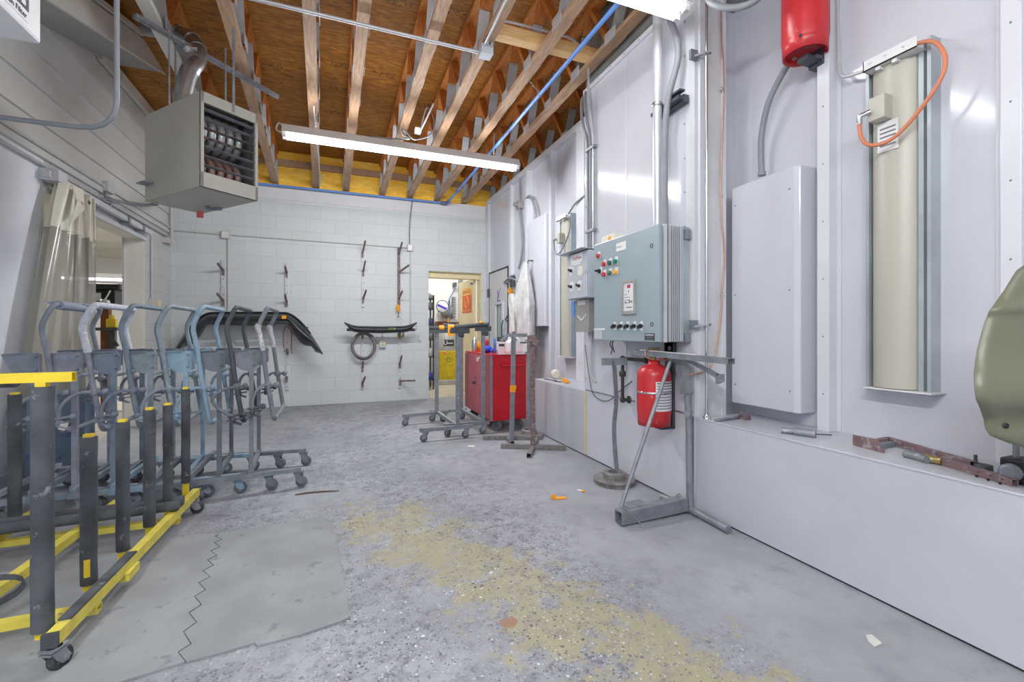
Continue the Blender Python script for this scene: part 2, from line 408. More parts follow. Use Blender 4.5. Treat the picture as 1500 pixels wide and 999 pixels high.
def floor_mat():
    n = NT('paint spattered concrete'); sp = n.n('ShaderNodeSeparateXYZ'); n.set(sp.inputs[0], n.co)
    x, y = sp.outputs[0], sp.outputs[1]
    base = n.mix(n.step(n.noise(1.1, 5, rough=.6), .32, .68), S(140, 143, 151), S(163, 166, 173))
    base = n.mix(n.step(n.noise(7, 6, rough=.7), .5, .72, 0, .5), base, S(122, 125, 134))
    # ochre coating worn through, along a track towards the camera
    nd = n.math('SUBTRACT', n.math('ADD', n.math('MULTIPLY', x, .905), n.math('MULTIPLY', y, .424)), 1.43)
    al = n.math('SUBTRACT', n.math('MULTIPLY', y, .905), n.math('MULTIPLY', x, .424))
    w = n.step(n.math('ABSOLUTE', nd), .0, .62, 1, 0)
    w = n.math('MULTIPLY', w, n.step(al, 2.3, 3.2, 1, 0))
    wear = n.math('ADD', n.math('MULTIPLY', n.noise(5.0, 10, rough=.78), 1.05), n.math('MULTIPLY', w, .27))
    ym = n.step(wear, .69, .76, 0, .7)
    base = n.mix(ym, base, n.mix(n.noise(9, 4), S(156, 148, 110), S(172, 163, 120)))
    # zone where paint drops have rained down
    zx = n.math('MULTIPLY', n.step(x, -1.4, -.3), n.step(n.math('ADD', x, n.math('MULTIPLY', y, .05)), 1.0, 1.75, 1, 0))
    zn = n.step(n.noise(1.7, 4), .28, .55)
    zone = n.math('MULTIPLY', zx, zn)
    wv = n.n('ShaderNodeVectorMath', operation='MULTIPLY_ADD'); nz = n.n('ShaderNodeTexNoise'); n.set(nz.inputs['Vector'], n.co); nz.inputs['Scale'].default_value = 34; nz.inputs['Detail'].default_value = 3
    n.set(wv.inputs[0], nz.outputs['Color']); wv.inputs[1].default_value = (.018, .018, 0); n.set(wv.inputs[2], n.co); wvo = wv.outputs[0]
    grit = n.vor(70, wvo); g = n.n('ShaderNodeSeparateColor'); n.set(g.inputs[0], grit.outputs['Color'])
    pm = n.math('MULTIPLY', n.math('MULTIPLY', zone, n.math('SUBTRACT', 1, n.math('MULTIPLY', ym, .75))), .85)
    base = n.mix(n.math('MULTIPLY', pm, n.step(n.noise(13, 7, rough=.75), .44, .62)), base, n.mix(g.outputs[0], S(90, 92, 100), S(142, 144, 152)))
    def drops(scale, rad, thr, col, zz):
        nonlocal base
        vo = n.vor(scale, wvo); c = n.n('ShaderNodeSeparateColor'); n.set(c.inputs[0], vo.outputs['Color'])
        r = n.math('MULTIPLY', c.outputs[1], rad)
        m = n.math('MULTIPLY', n.math('LESS_THAN', vo.outputs['Distance'], r), n.math('GREATER_THAN', c.outputs[0], thr))
        base = n.mix(n.math('MULTIPLY', m, zz), base, col)
    drops(46, .26, .66, S(200, 202, 207), zone); drops(84, .34, .50, S(186, 189, 195), zone)
    drops(34, .27, .74, S(88, 91, 100), zone); drops(62, .38, .5, S(104, 107, 116), zone); drops(95, .4, .55, S(92, 95, 104), zone)
    drops(21, .17, .88, S(166, 174, 188), zone); drops(26, .18, .93, S(70, 80, 150), zone); drops(24, .16, .955, S(170, 74, 76), zone)
    drops(13, .14, .9, S(108, 112, 124), zone); drops(16, .15, .9, S(204, 206, 210), zone)
    dv = n.n('ShaderNodeVectorMath', operation='DISTANCE'); n.set(dv.inputs[0], n.co); dv.inputs[1].default_value = (.623, 1.62, 0)
    st = n.math('ADD', dv.outputs['Value'], n.math('MULTIPLY', n.noise(22, 4), .05))
    base = n.mix(n.step(st, .05, .064, .8, 0), base, S(150, 108, 80))
    ht = n.mix(n.step(n.noise(2.3, 3), .45, .6, 0, .0), base, base)
    n.inp('Base Color', ht); n.inp('Roughness', n.step(n.noise(5, 4), .3, .7, .42, .7)); n.inp('Specular IOR Level', .35)
    n.bump(n.noise(45, 4), .12, .004); return n.m
M['floor'] = floor_mat()
M['mat_rubber'] = mat('dusty grey floor mat', S(143, 147, 151), .75, var=.12, scale=3.5, bump=.3, bscale=30, spot=S(122, 125, 131), spot_t=.64)
M['back_floor'] = mat('back room concrete', S(180, 172, 156), .6, var=.12, scale=5)

def vinyl(name, c, alpha):
    n = NT(name); n.inp('Base Color', c); n.inp('Roughness', .18); n.inp('Alpha', alpha); n.inp('Specular IOR Level', .8)
    return n.m
M['vinyl_clear'] = vinyl('smoky clear vinyl', S(160, 158, 146), .80)
M['vinyl_cream'] = mat('cream vinyl band', S(222, 218, 202), .35, var=.04, scale=8)
M['vinyl_blue'] = mat('blue grey vinyl skirt', S(108, 124, 142), .35, var=.18, scale=5, spot=S(70, 92, 150), spot_t=.62)
def glass(name):
    n = NT(name); n.inp('Base Color', S(196, 216, 208)); n.inp('Roughness', .05); n.inp('Alpha', .55); return n.m
M['glass'] = glass('pale green booth glass')
# ================================================================== SETTING
XL, XR, YB, XI = -2.11, 2.10, 7.52, 2.52          # left wall, plinth face, back wall, recessed booth panel
FRONT = -3.2
m = MB(); m.box(-2.3, 2.6, FRONT, 7.6, -.12, 0); struct(m, 'floor', M['floor'])
m = MB(); m.box(.9, 3.4, 7.6, 10.1, -.12, -.002); struct(m, 'floor_back_room', M['back_floor'])
m = MB(); m.box(-6.5, -2.3, 3.0, 11.6, -.12, -.002); struct(m, 'floor_side_room', M['back_floor'])

# back wall with the doorway
DX0, DX1, DZ = 1.458, 2.385, 2.14
m = MB(); m.box(-2.31, DX0, YB, 7.72, 0, 3.31); m.box(DX0, DX1, YB, 7.72, DZ, 3.31); m.box(DX1, 2.75, YB, 7.72, 0, 3.31)
struct(m, 'wall_back', M['block'])
m = MB(); m.box(-2.11, 2.45, YB - .018, YB, 3.09, 3.31); struct(m, 'trim_1', M['white_wall'])
# lined doorway: cream lintel and jambs
m = MB(); m.box(DX0, DX1, YB + .03, 7.74, DZ - .012, DZ); m.box(DX1 - .012, DX1, YB + .03, 7.74, 0, DZ); m.box(DX0, DX1, 7.60, 7.74, DZ - .10, DZ - .012)
struct(m, 'trim_2', M['cream'])
# OSB blocking above the wall plate and the rail across it
m = MB(); m.box(-2.3, 2.9, 7.56, 7.60, 3.31, 3.90); struct(m, 'wall_back_blocking', M['osb_glow'])
m = MB(); m.box(-2.3, 2.9, 7.515, 7.559, 3.60, 3.70); struct(m, 'trim_3', M['wood'])
# roof deck, falling slightly to the back
SLOPE = .02
def roof_z(y): return 3.83 + SLOPE * (7.52 - y)
m = MB()
vs = [(x, y, roof_z(y) + dz) for x in (-2.6, 4.4) for y in (FRONT, 7.8) for dz in (0, .03)]
m.add(vs, [(0,1,3,2),(4,6,7,5),(0,4,5,1),(2,3,7,6),(0,2,6,4),(1,5,7,3)])
struct(m, 'ceiling', M['osb'])
m = MB(); m.box(3.6, 3.7, FRONT, 7.8, 0, 4.0); struct(m, 'wall_far_right', M['galv_wall'])

# left wall: plaster and block below, lap siding above
OY0, OY1, OZ = 4.6, 6.63, 2.24
m = MB(); m.box(XL - .21, XL, FRONT, OY0, 0, 2.46); struct(m, 'wall_left', M['stucco'])
m = MB(); m.box(XL - .21, XL, OY0, OY1, OZ, 2.46); m.box(XL - .21, XL, OY1, YB, 0, 2.46); struct(m, 'wall_left_block', M['block_left'])
m = MB(); m.box(XL - .22, XL - .01, OY1 - .014, OY1, 0, OZ); m.mi = 1; m.box(XL - .01, XL + .012, OY0, OY1 + .03, OZ - .03, OZ + .01)
m.mi = 0; m.box(XL - .22, XL - .01, OY0, OY1 - .014, OZ - .014, OZ)
m.mi = 1; m.box(XL - .215, XL - .195, OY1 - .03, OY1 - .014, 0, OZ - .014)
struct(m, 'trim_4', [M['jamb'], M['column']])
m = MB(); z = 2.46
while z < 4.0:
    e = .255
    m.prism([(0, z), (.028, z), (.006, z + e), (0, z + e)], (XL, FRONT, 0), (1, 0, 0), (0, 0, 1), (0, YB - FRONT, 0)); z += e
struct(m, 'wall_left_siding', M['siding'])
# raking soffit and fascia of the old gable against the left wall
def rake(y): return 3.23 + .31 * (y - 3.75)
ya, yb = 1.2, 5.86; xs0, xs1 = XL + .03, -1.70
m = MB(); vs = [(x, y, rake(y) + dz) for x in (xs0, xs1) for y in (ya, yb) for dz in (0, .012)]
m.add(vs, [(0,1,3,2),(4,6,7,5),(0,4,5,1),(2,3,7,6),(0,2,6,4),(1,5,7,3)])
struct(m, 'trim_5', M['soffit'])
m = MB(); vs = [(x, y, rake(y) + dz) for x in (xs1, xs1 + .025) for y in (ya, yb) for dz in (-.01, .19)]
m.add(vs, [(0,1,3,2),(4,6,7,5),(0,4,5,1),(2,3,7,6),(0,2,6,4),(1,5,7,3)])
vs = [(x, y, rake(y) + dz) for x in (xs1 - .05, xs1 + .05) for y in (ya, yb) for dz in (.205, .245)]
m.add(vs, [(0,1,3,2),(4,6,7,5),(0,4,5,1),(2,3,7,6),(0,2,6,4),(1,5,7,3)])
struct(m, 'trim_6', M['fascia'])
m = MB(); m.box(XL + .02, XL + .06, 5.4, 7.5, 3.70, 3.82)
struct(m, 'trim_7', M['fascia'])

# side room seen through the left opening
m = MB(); m.box(-6.5, -2.33, 2.9, 11.6, 2.62, 2.7); struct(m, 'ceiling_side_room', M['plain_ceiling'])
m = MB(); m.box(-6.6, -6.5, 2.9, 11.6, 0, 2.7); m.box(-6.5, -2.2, 11.5, 11.6, 0, 2.7); m.box(-6.5, -2.33, 2.9, 3.0, 0, 2.7)
m.box(-2.33, -2.2, 7.74, 11.5, 0, 2.7)
struct(m, 'wall_side_room', M['white_wall'])
# back room seen through the doorway
m = MB(); m.box(.8, .9, 7.74, 10.1, 0, 2.9); m.box(3.4, 3.5, 7.74, 10.1, 0, 2.9); m.box(.8, 3.5, 10.0, 10.1, 0, 2.9)
m.mi = 1; m.box(1.83, 1.9, 9.97, 10.0, 0, 2.9); m.box(2.62, 2.72, 9.97, 10.0, 0, 2.9)
struct(m, 'wall_back_room', [M['white_wall'], M['galv_wall']])
m = MB(); m.box(.8, 3.5, 7.74, 10.1, 2.9, 2.96); struct(m, 'ceiling_back_room', M['plain_ceiling'])
m = MB(); m.box(.9, 3.4, 9.35, 10.0, -.002, .10); struct(m, 'floor_kerb', M['concrete_side'], bevel=.01)

# ------------------------------------------------------------------ paint booth along the right
PH = .585; FY0, FY1 = 2.284, 3.54
m = MB(); m.box(XI, XI + .05, FRONT, FY0 + .1, 0, 3.36); m.box(XI, XI + .05, FY1 - .05, YB, 0, 3.36)
struct(m, 'wall_right', M['booth'])
m = MB(); m.box(XR, XI, FRONT, 2.21, .012, PH); m.box(XR, XI, FY1, 4.70, .012, PH)
m.mi = 1; m.box(XR - .003, XR, 2.2, 2.216, .02, PH); m.box(XR - .004, XR + .01, FRONT, 2.2, PH - .004, PH + .003)
struct(m, 'wall_right_plinth', [M['booth_low'], M['booth']])
m = MB(); m.box(XR + .01, XI, FRONT, 4.70, 0, .012); struct(m, 'baseboard_right', M['gasket'])
# flush bay that carries the control cabinet
m = MB(); m.box(XR, XI, FY0, FY1, .012, 3.27)
m.mi = 1
m.box(XR - .004, XR, 2.915, 2.921, .59, 3.27)
m.box(XR - .02, XR + .02, FY0, FY1, 3.25, 3.285)
m.mi = 2
for yy in (FY0 + .012, FY1 - .02):
    for k in range(12): m.sphere((XR - .001, yy, .7 + k * .22), .006, 6)
for k in range(7): m.sphere((XR - .02, FY0 + .1 + k * .18, 3.268), .006, 6)
struct(m, 'wall_right_bay', [M['booth'], M['booth_trim'], M['steel']])
m = MB(); m.box(XR, 2.357, 2.21, FY0, PH, 3.4)
m.mi = 1; m.box(XR + .03, XR + .07, 2.196, 2.21, PH, 3.4); m.box(2.32, 2.35, 2.2, 2.21, PH, 3.4)
struct(m, 'wall_right_column', [M['column'], M['booth_trim']])
m = MB(); m.box(XR - .012, XR, 3.52, 3.528, .03, PH); struct(m, 'trim_8', M['cream_dark'])
# dull plenum above the bay
m = MB(); m.box(2.16, 2.9, 1.2, 3.62, 3.285, 3.95); struct(m, 'wall_right_plenum', M['galv_wall'])
# standing ribs with screw heads
m = MB()
for y0, w in ((.90, .06), (1.615, .065), (4.15, .17), (4.93, .07), (5.66, .07), (6.33, .09), (7.42, .09)):
    z0 = PH if y0 < 4.7 else .02
    if y0 < .95 or y0 > 6: d = .05
    else: d = .07
    m.mi = 0; m.box(XI - d, XI, y0, y0 + w, z0, 3.34); m.box(XI - .008, XI, y0 - .02, y0 + w + .03, z0, 3.34)
    m.mi = 1
    for k in range(9): m.sphere((XI - d, y0 + w * .5, z0 + .2 + k * .31), .005, 6)
m.mi = 0; m.box(XI - .06, XI + .02, FY1, YB, 3.33, 3.40); m.box(XI - .06, XI + .02, FRONT, 2.21, 3.33, 3.40)
struct(m, 'trim_9', [M['booth_trim'], M['steel']], bevel=.004)

# booth door at the far end
y0, y1, dz0, dz1 = 6.52, 7.40, .12, 2.115
wy0, wy1, wz0, wz1 = 6.68, 7.05, .75, 1.60
xf = XI - .03
m = MB()
m.box(xf, XI - .001, y0, wy0, dz0, dz1); m.box(xf, XI - .001, wy1, y1, dz0, dz1); m.box(xf, XI - .001, wy0, wy1, wz1, dz1); m.box(xf, XI - .001, wy0, wy1, dz0, wz0)
m.mi = 1
for a in ((y0 - .025, y0, dz0, dz1 + .025), (y1, y1 + .025, dz0, dz1 + .025), (y0, y1, dz1, dz1 + .025)): m.box(xf - .004, XI - .001, *a)
door = struct(m, 'door_1', [M['column'], M['gasket']])
m = MB(); w = .035
for a in ((wy0, wy1, wz1 - w, wz1), (wy0, wy1, wz0, wz0 + w), (wy0, wy0 + w, wz0 + w, wz1 - w), (wy1 - w, wy1, wz0 + w, wz1 - w)): m.box(xf - .03, xf + .002, *a)
build(m, 'window_frame', M['booth_trim'], door)
m = MB(); m.box(xf + .01, xf + .016, wy0, wy1, wz0, wz1); build(m, 'window_pane', M['glass'], door)
m = MB(); m.tube(bend([(xf, 6.62, 1.05), (xf - .06, 6.62, 1.05), (xf - .06, 6.62, 1.22), (xf - .06, 6.56, 1.30)], .02), .010, 8); m.bar((xf - .04, 6.40, 1.04), (xf - .04, 6.66, 1.04), .02, .03)
build(m, 'door_handle', M['steel_dark'], door)
m = MB(); m.box(xf - .04, xf, 6.46, 6.60, 1.87, 1.91); build(m, 'door_closer', M['steel'], door)
m = MB(); m.box(xf - .03, xf + .001, 7.38, 7.44, 1.72, 1.86); build(m, 'hinge', M['steel_dark'], door)
m = MB()
m.bar((xf - .002, 6.98, 1.80), (xf - .002, 6.93, 1.685), .03, .002, (1, 0, 0)); m.bar((xf - .002, 6.84, 1.83), (xf - .002, 6.93, 1.71), .014, .002, (1, 0, 0)); m.bar((xf - .002, 6.93, 1.70), (xf - .002, 7.00, 1.655), .026, .002, (1, 0, 0))
m.box(xf - .003, xf, 6.85, 7.0, 1.615, 1.638)
build(m, 'emblem', M['ink_blue'], door)

# cream door leaf swung into the back room, with its warning sign
hx, hy, ex, ey = 2.33, 7.75, 2.285, 8.60
m = MB(); m.bar((hx, hy, 1.04), (ex, ey, 1.04), .042, 2.06)
leaf = struct(m, 'door_2', M['cream'], bevel=.003)
d = V((ex - hx, ey - hy, 0)).normalized(); nrm = V((-d.y, d.x, 0))                # nrm faces the camera side
A0 = V((hx, hy, 0)) + nrm * .022
def on_leaf(s, z, o=0): return A0 + d * s + nrm * o + V((0, 0, z))
m = MB()
for k in range(1):
    m.add([on_leaf(.10, 1.47, .003), on_leaf(.62, 1.47, .003), on_leaf(.62, 1.80, .003), on_leaf(.10, 1.80, .003)], [(0, 1, 2, 3)])
m.mi = 1; m.add([on_leaf(.10, 1.80, .003), on_leaf(.62, 1.80, .003), on_leaf(.62, 1.93, .003), on_leaf(.10, 1.93, .003)], [(0, 1, 2, 3)])
sign = build(m, 'warning_sign', [M['sign_red'], M['sign_yellow']], leaf, label='orange DANGER no smoking sign on the cream door')
text('DANGER', 'lettering', .115, on_leaf(.36, 1.86, .005), -d, (0, 0, 1), M['sign_red'], sign)
text('NO SMOKING', 'lettering', .068, on_leaf(.36, 1.51, .005), -d, (0, 0, 1), M['sign_yellow'], sign)
m = MB(); c = on_leaf(.36, 1.665, .005)
m.tube([c + d * (.10 * math.cos(t)) + V((0, 0, .10 * math.sin(t))) for t in [2*PI*k/24 for k in range(24)]], .007, 6, closed=True)
m.bar(c - d * .07 + V((0, 0, .07)), c + d * .07 - V((0, 0, .07)), .016, .006, nrm); m.bar(c - d * .07, c + d * .06, .02, .006, (0, 0, 1))
build(m, 'symbol', M['sign_yellow'], sign)
m = MB(); m.box(2.26, 2.30, 7.76, 7.80, 1.96, 2.0); m.sphere(on_leaf(.80, 1.02, .04), .03, 10); build(m, 'door_handle', M['steel'], leaf)

# ------------------------------------------------------------------ roof trusses
def truss(name_i, x0, x1, label):                     # x0 where y = 3.5, x1 where it meets the back wall
    ys, ye = FRONT + .1, 7.58
    def X(y): return x1 + (x0 - x1) * (7.5 - max(y, -1)) / 4.0 if abs(x0 - x1) > .02 else x1
    def zb(y): return 3.33 + SLOPE * (7.52 - y)
    root = T('roof_truss', label, 'roof truss', (X(7.5), 7.5, zb(7.5)), 'roof trusses')
    P = lambda y, dz: V((X(y), y, zb(y) + dz))
    m = MB(); m.bar(P(ys, .019), P(ye, .019), .089, .038); build(m, 'bottom_chord', M['wood'], root)
    m = MB(); m.bar(P(ys, .475), P(ye, .475), .089, .038); build(m, 'top_chord', M['wood_web'], root)
    n = 19; pitch = (ye - .05 - ys) / n
    for k in range(n):
        y = ye - .05 - k * pitch
        if y < .3: break
        m = MB(); m.bar(P(y - pitch * .95, .03), P(y - pitch * .47, .46), .036, .08, (1, 0, 0)); build(m, 'web', M['wood_web'], root)
        m = MB(); m.bar(P(y - pitch * .29, .305), P(y - pitch * .45, .46), .036, .08, (1, 0, 0)); build(m, 'web', M['wood_web'], root)
        m = MB(); e0, e1 = P(y - .015, .038), P(y - pitch * .27, .30)
        m.obox((e0 + e1) / 2, (.043, 0, 0), (e1 - e0) / 2, V((0, .003, .0025)))
        for sx in (-.046, .046): m.box(X(y) + sx - .0015, X(y) + sx + .0015, y - .10, y + .05, zb(y), zb(y) + .09)
        build(m, 'metal_web', M['galv'], root)
    return root
names = ['first roof truss from the left wall, beside the heater flue', 'second roof truss from the left wall, passing above the heater front', 'third roof truss from the left wall',
         'fourth roof truss from the left wall', 'fifth roof truss from the left wall', 'sixth roof truss from the left, carrying the square junction box', 'seventh roof truss from the left, crossed by the pale beam',
         'eighth roof truss from the left, to the right of the blue pipe', 'ninth roof truss from the left, along the booth top', 'rightmost roof truss, above the booth roof', 'roof truss farthest right, above the booth roof']
for i, (a, b) in enumerate(((-1.20, -1.33), (-.685, -.826), (-.146, -.266), (.20, .165), (.717, .712), (1.125, 1.148), (1.6, 1.6), (2.07, 2.07), (2.56, 2.56), (3.03, 3.03))):
    tr = truss(i, a, b, names[i])
    if i == 0: tr.children[0].data.materials[0] = M['fascia']
m = MB(); m.bar((1.18, 3.37, 3.50), (2.14, 3.37, 3.50), .09, .095)
single(m, 'timber_beam', M['wood_pale'], 'pale new timber laid across the truss bottoms near the grey plenum', 'beam', bevel=.004)
# ================================================================== NESTED BUMPER CARTS
def caster(parent, x, y, ztop, r=.04, ang=0, m1=None, m2=None, w=.026):
    m1 = m1 or M['steel']; m2 = m2 or M['rubber']
    ca, sa = math.cos(ang), math.sin(ang); d = V((ca, sa, 0)); n = V((-sa, ca, 0))
    c = V((x, y, 0)) + d * .02; top = V((x, y, ztop))
    m = MB(); m.lathe([(.022, 0), (.024, -.006), (.018, -.014)], top, n=12)
    m.obox(top + V((0, 0, -.003)), d * .03, n * .024, (0, 0, .003))
    for s in (-1, 1):
        o = c + n * s * (w / 2 + .004)
        h = ztop - .012
        m.prism([(-.045, h), (.0, h), (.018, r), (.010, r - .012), (-.010, r - .012), (-.030, r + .01)], o + V((0, 0, 0)) + n * (-.0015), d, (0, 0, 1), n * .003)
    m.obox(V((x, y, ztop - .014)), d * .03, n * (w / 2 + .005), (0, 0, .003))
    f = build(m, 'caster', m1, parent)
    m = MB(); o = c + V((0, 0, r))
    m.lathe([(.006, -w/2 - .001), (r * .5, -w/2), (r * .55, -w/2 + .003), (r * .9, -w/2), (r, -w/2 + .005), (r, w/2 - .005), (r * .9, w/2), (r * .55, w/2 - .003), (r * .5, w/2), (.006, w/2 + .001)], o, n, 20)
    build(m, 'wheel', m2, f); return f

YN, YF = 3.57, 4.18
LEG = [(.10, .50), (.053, .80), (.030, .99), (-.002, 1.155), (.058, 1.29)]
carts = [
    ('grey bumper cart with loose pale foam on its top bar, nearest the vinyl curtain', S(126, 136, 150)),
    ('grey bumper cart whose whole top hoop is wrapped in white tape', S(136, 142, 158)),
    ('slate blue bumper cart with bare hoop, just right of the tape wrapped one', S(116, 132, 148)),
    ('pale grey blue bumper cart in the middle of the nested row', S(128, 144, 156)),
    ('teal blue bumper cart with thick crusted paint on its hoop', S(124, 154, 176)),
    ('dark grey bumper cart with a near black hoop, second from the right end', S(98, 108, 118)),
    ('grey bumper cart with crinkled foil round its hoop legs, right end of row', S(112, 120, 130))]
plate_poly = [(-.188, .985), (-.02, .992), (-.012, .985), (-.005, .895), (-.018, .866), (-.042, .852), (-.072, .849), (-.103, .857), (-.130, .876), (-.154, .905), (-.174, .945)]
for i, (label, colr) in enumerate(carts):
    x = -1.65 + .192 * i
    cm = cart_mat('cart paint %s' % 'abcdefg'[i], colr)
    root = T('bumper_cart', label, 'cart', (x, 3.87, 0), 'nested bumper carts')
    # closed hoop: two leaning bent legs, top bar and bottom bar
    near = [V((x + a, YN, b)) for a, b in LEG]; far = [V((x + a, YF, b)) for a, b in LEG]
    loop = near + far[::-1]
    pts = []
    N = len(loop)
    for k in range(N):
        a, b, c = loop[k-1], loop[k], loop[(k+1) % N]
        r = min(.05, (a-b).length*.45, (c-b).length*.45)
        p0 = b + (a-b).normalized()*r; p1 = b + (c-b).normalized()*r
        for q in range(6):
            t = q/5; pts.append(p0*(1-t)**2 + b*2*t*(1-t) + p1*t*t)
    m = MB(); m.tube(pts, .0152, 10, closed=True)
    hm = cm if i != 5 else cart_mat('near black hoop paint', S(70, 76, 84))
    build(m, 'hoop', hm, root)
    for yy in (YN + .016, YF - .02):
        m = MB(); m.prism(plate_poly, (x, yy, 0), (1, 0, 0), (0, 0, 1), (0, .005, 0))
        m.prism([(-.175, .985), (-.06, .99), (-.06, .994), (-.175, .989)], (x, yy - .012, 0), (1, 0, 0), (0, 0, 1), (0, .03, 0))
        m.box(x - .014, x - .008, yy - .014, yy + .014, .872, .985)
        for zz in (.97, .888): m.lathe([(.009, 0), (.008, .006), (.001, .008)], (x - .03, yy, zz), (0, -1, 0), 8)
        build(m, 'side_plate', cm, root)
    for px_, yy in ((-.045, YN + .03), (-.075, YF - .03)):
        m = MB(); m.hbar((x + px_, yy, .135), (x + px_, yy, .872), .026, .026); build(m, 'post', cm, root)
    for q in (((x - .42, YN - .065, .125), (x + .27, YN + .028, .125)), ((x - .42, YF + .065, .125), (x + .27, YF - .028, .125))):
        m = MB(); m.hbar(*q, .03, .028); build(m, 'side_rail', cm, root)
    for q in (((x - .045, YN, .153), (x - .075, YF, .153)), ((x - .40, YN - .06, .155), (x - .40, YF + .06, .155))):
        m = MB(); m.bar(*q, .03, .03); build(m, 'cross_bar', cm, root)
    m = MB(); m.tube([(x - .05, YN + .03, .84), (x - .075, YF - .03, .84)], .011, 8); build(m, 'tie_rod', cm, root)
    for xx, yy in ((.255, YN + .025), (.255, YF - .025), (-.36, YN - .055), (-.36, YF + .055)):
        caster(root, x + xx, yy, .112, .040, random.uniform(-.5, .5) + .1, cm, M['rubber'])
    # clamps: collar and knob on each leg, goose-neck arm and jaw
    for yy, z, sg in ((YN, .745, -1), (YF, .775, 1)):
        lx = x + .053 + (.80 - z) * .157 if z < .8 else x + .05
        m = MB(); m.lathe([(.020, -.02), (.023, -.016), (.023, .016), (.020, .02)], (lx, yy, z), n=12)
        m.lathe([(.010, .02), (.010, .048), (.012, .048)], (lx, yy, z), (1, 0, 0), 10)
        cl = build(m, 'clamp', cm, root)
        m = MB(); m.lathe([(.010, .038), (.020, .042), (.022, .052), (.018, .066), (.006, .07)], (lx, yy, z), (1, 0, 0), 10)
        build(m, 'knob', cm, cl)
        if sg < 0:
            dx = (-.15, -.14, -.13, -.12, -.13, -.13, -.085)[i]; jz = .575 if i != 5 else .53
            path = smooth_path([(lx - .005, yy - .02, z), (lx + dx * .35, yy - .03, z + .002), (lx + dx * .75, yy - .05, z - .03), (lx + dx, yy - .06, z - .09), (lx + dx * 1.02, yy - .06, jz + .02)], 5)
            if i == 5: path = smooth_path([(lx, yy - .02, z), (lx - .08, yy - .04, z - .02), (lx - .13, yy - .06, z - .075), (lx - .08, yy - .06, z - .15), (lx - .01, yy - .06, jz + .02)], 5)
        else:
            path = smooth_path([(lx, yy + .02, z), (lx - .05, yy + .03, z), (lx - .085, yy + .04, z - .05), (lx - .09, yy + .04, z - .13)], 5); jz = z - .15
        m = MB(); m.tube(path, .0105, 9); arm = build(m, 'clamp_arm', cm, root)
        e = path[-1]
        m = MB(); m.obox(e + V((.01, 0, -.022)), (.045, 0, .006), (0, .018, 0), (0, 0, .004)); m.lathe([(.013, 0), (.016, .01), (.016, .03), (.010, .04)], e + V((0, 0, -.045)), n=10)
        m.cyl(e + V((-.03, 0, .0)), e + V((.055, 0, .012)), .008, 8); m.lathe([(.010, 0), (.018, .006), (.018, .024), (.01, .03)], e + V((.05, 0, .011)), (1, 0, .1), 10)
        m.obox(e + V((.02, .0, -.046)), (.03, 0, -.012), (0, .02, 0), (.001, 0, .004))
        build(m, 'clamp_jaw', cm if i not in (5, 6) else M['steel_dark'], arm)
    if i == 0:
        m = MB(); m.tube([(x + .06, YN + .05, 1.285), (x + .062, YN + .2, 1.283), (x + .06, YN + .46, 1.275)], [.029, .027, .023], 12); m.tube([(x + .02, YN + .02, 1.30), (x + .075, YN + .3, 1.306), (x + .09, YN + .55, 1.292)], .006, 6)
        build(m, 'foam_sleeve', M['sleeve'], root, label='loose pale foam sleeve')
    if i == 1:
        seq = near[2:] + far[::-1][:3]
        w = bend(seq, .05, 5); dense = []
        for a, b in zip(w[:-1], w[1:]):
            for q in range(4): dense.append(a.lerp(b, q / 4))
        dense.append(w[-1])
        m = MB(); m.tube(dense, [.0205 + random.uniform(-.0018, .0022) for _ in dense], 12); build(m, 'tape_wrap', M['tape_white'], root, label='white tape wrapped round the hoop')
    if i == 6:
        for sset in (near, far):
            a, b, c = sset[2], sset[3], sset[3].lerp(sset[4], .12)
            seg = [a.lerp(b, q / 6) for q in range(7)] + [c]
            m = MB(); m.tube(seg, [.019 + random.uniform(-.002, .004) for _ in seg], 12); build(m, 'foil_wrap', M['foil'], root, label='crinkled silver foil wrap')
    if i == 1:
        m = MB(); m.obox((x - .055, YN - .075, .555), (.016, 0, -.006), (0, .002, 0), (.01, 0, .022)); build(m, 'paper_tag', M['paper'], root)

# ================================================================== YELLOW FOAM-POST RACK
root = T('foam_post_rack', 'yellow steel rack on casters with upright foam covered posts', 'rack', (-1.2, 2.65, 0))
def R1(y): return -.865 + (y - 1.93) * .035
m = MB(); m.hbar((R1(1.93), 1.93, .108), (R1(3.38), 3.38, .108), .036, .045); build(m, 'side_rail', M['yellow'], root)
m = MB(); m.hbar((-1.255, 1.93, .100), (-1.205, 3.36, .100), .04, .04); build(m, 'side_rail', M['yellow'], root)
m = MB(); m.hbar((-1.58, 1.93, .108), (-1.55, 3.36, .108), .045, .045); build(m, 'side_rail', M['yellow'], root)
for y in (2.17, 3.02):
    m = MB(); m.hbar((-1.60, y, .066), (R1(y) + .02, y + .01, .066), .04, .03); build(m, 'cross_rail', M['yellow'], root)
for y in (2.97, 3.05):
    m = MB(); m.tube([(-1.66, y - .02, .158), (-1.2, y, .160), (-.80, y + .02, .162)], .027, 12); build(m, 'foam_bar', M['foam'], root)
m = MB(); m.bar((R1(2.0), 2.0, .134), (R1(2.5), 2.50, .134), .037, .008); build(m, 'rail_pad', M['foam'], root)
PX = (-.918, -.915, -.899, -.884, -.8686, -.860)
posts = ((1.995, .935, .0295, .115), (2.295, .70, .027, .115), (2.56, .71, .0255, .125), (2.83, .72, .0265, .125), (3.05, .71, .0235, .17), (3.34, .765, .0235, .185))
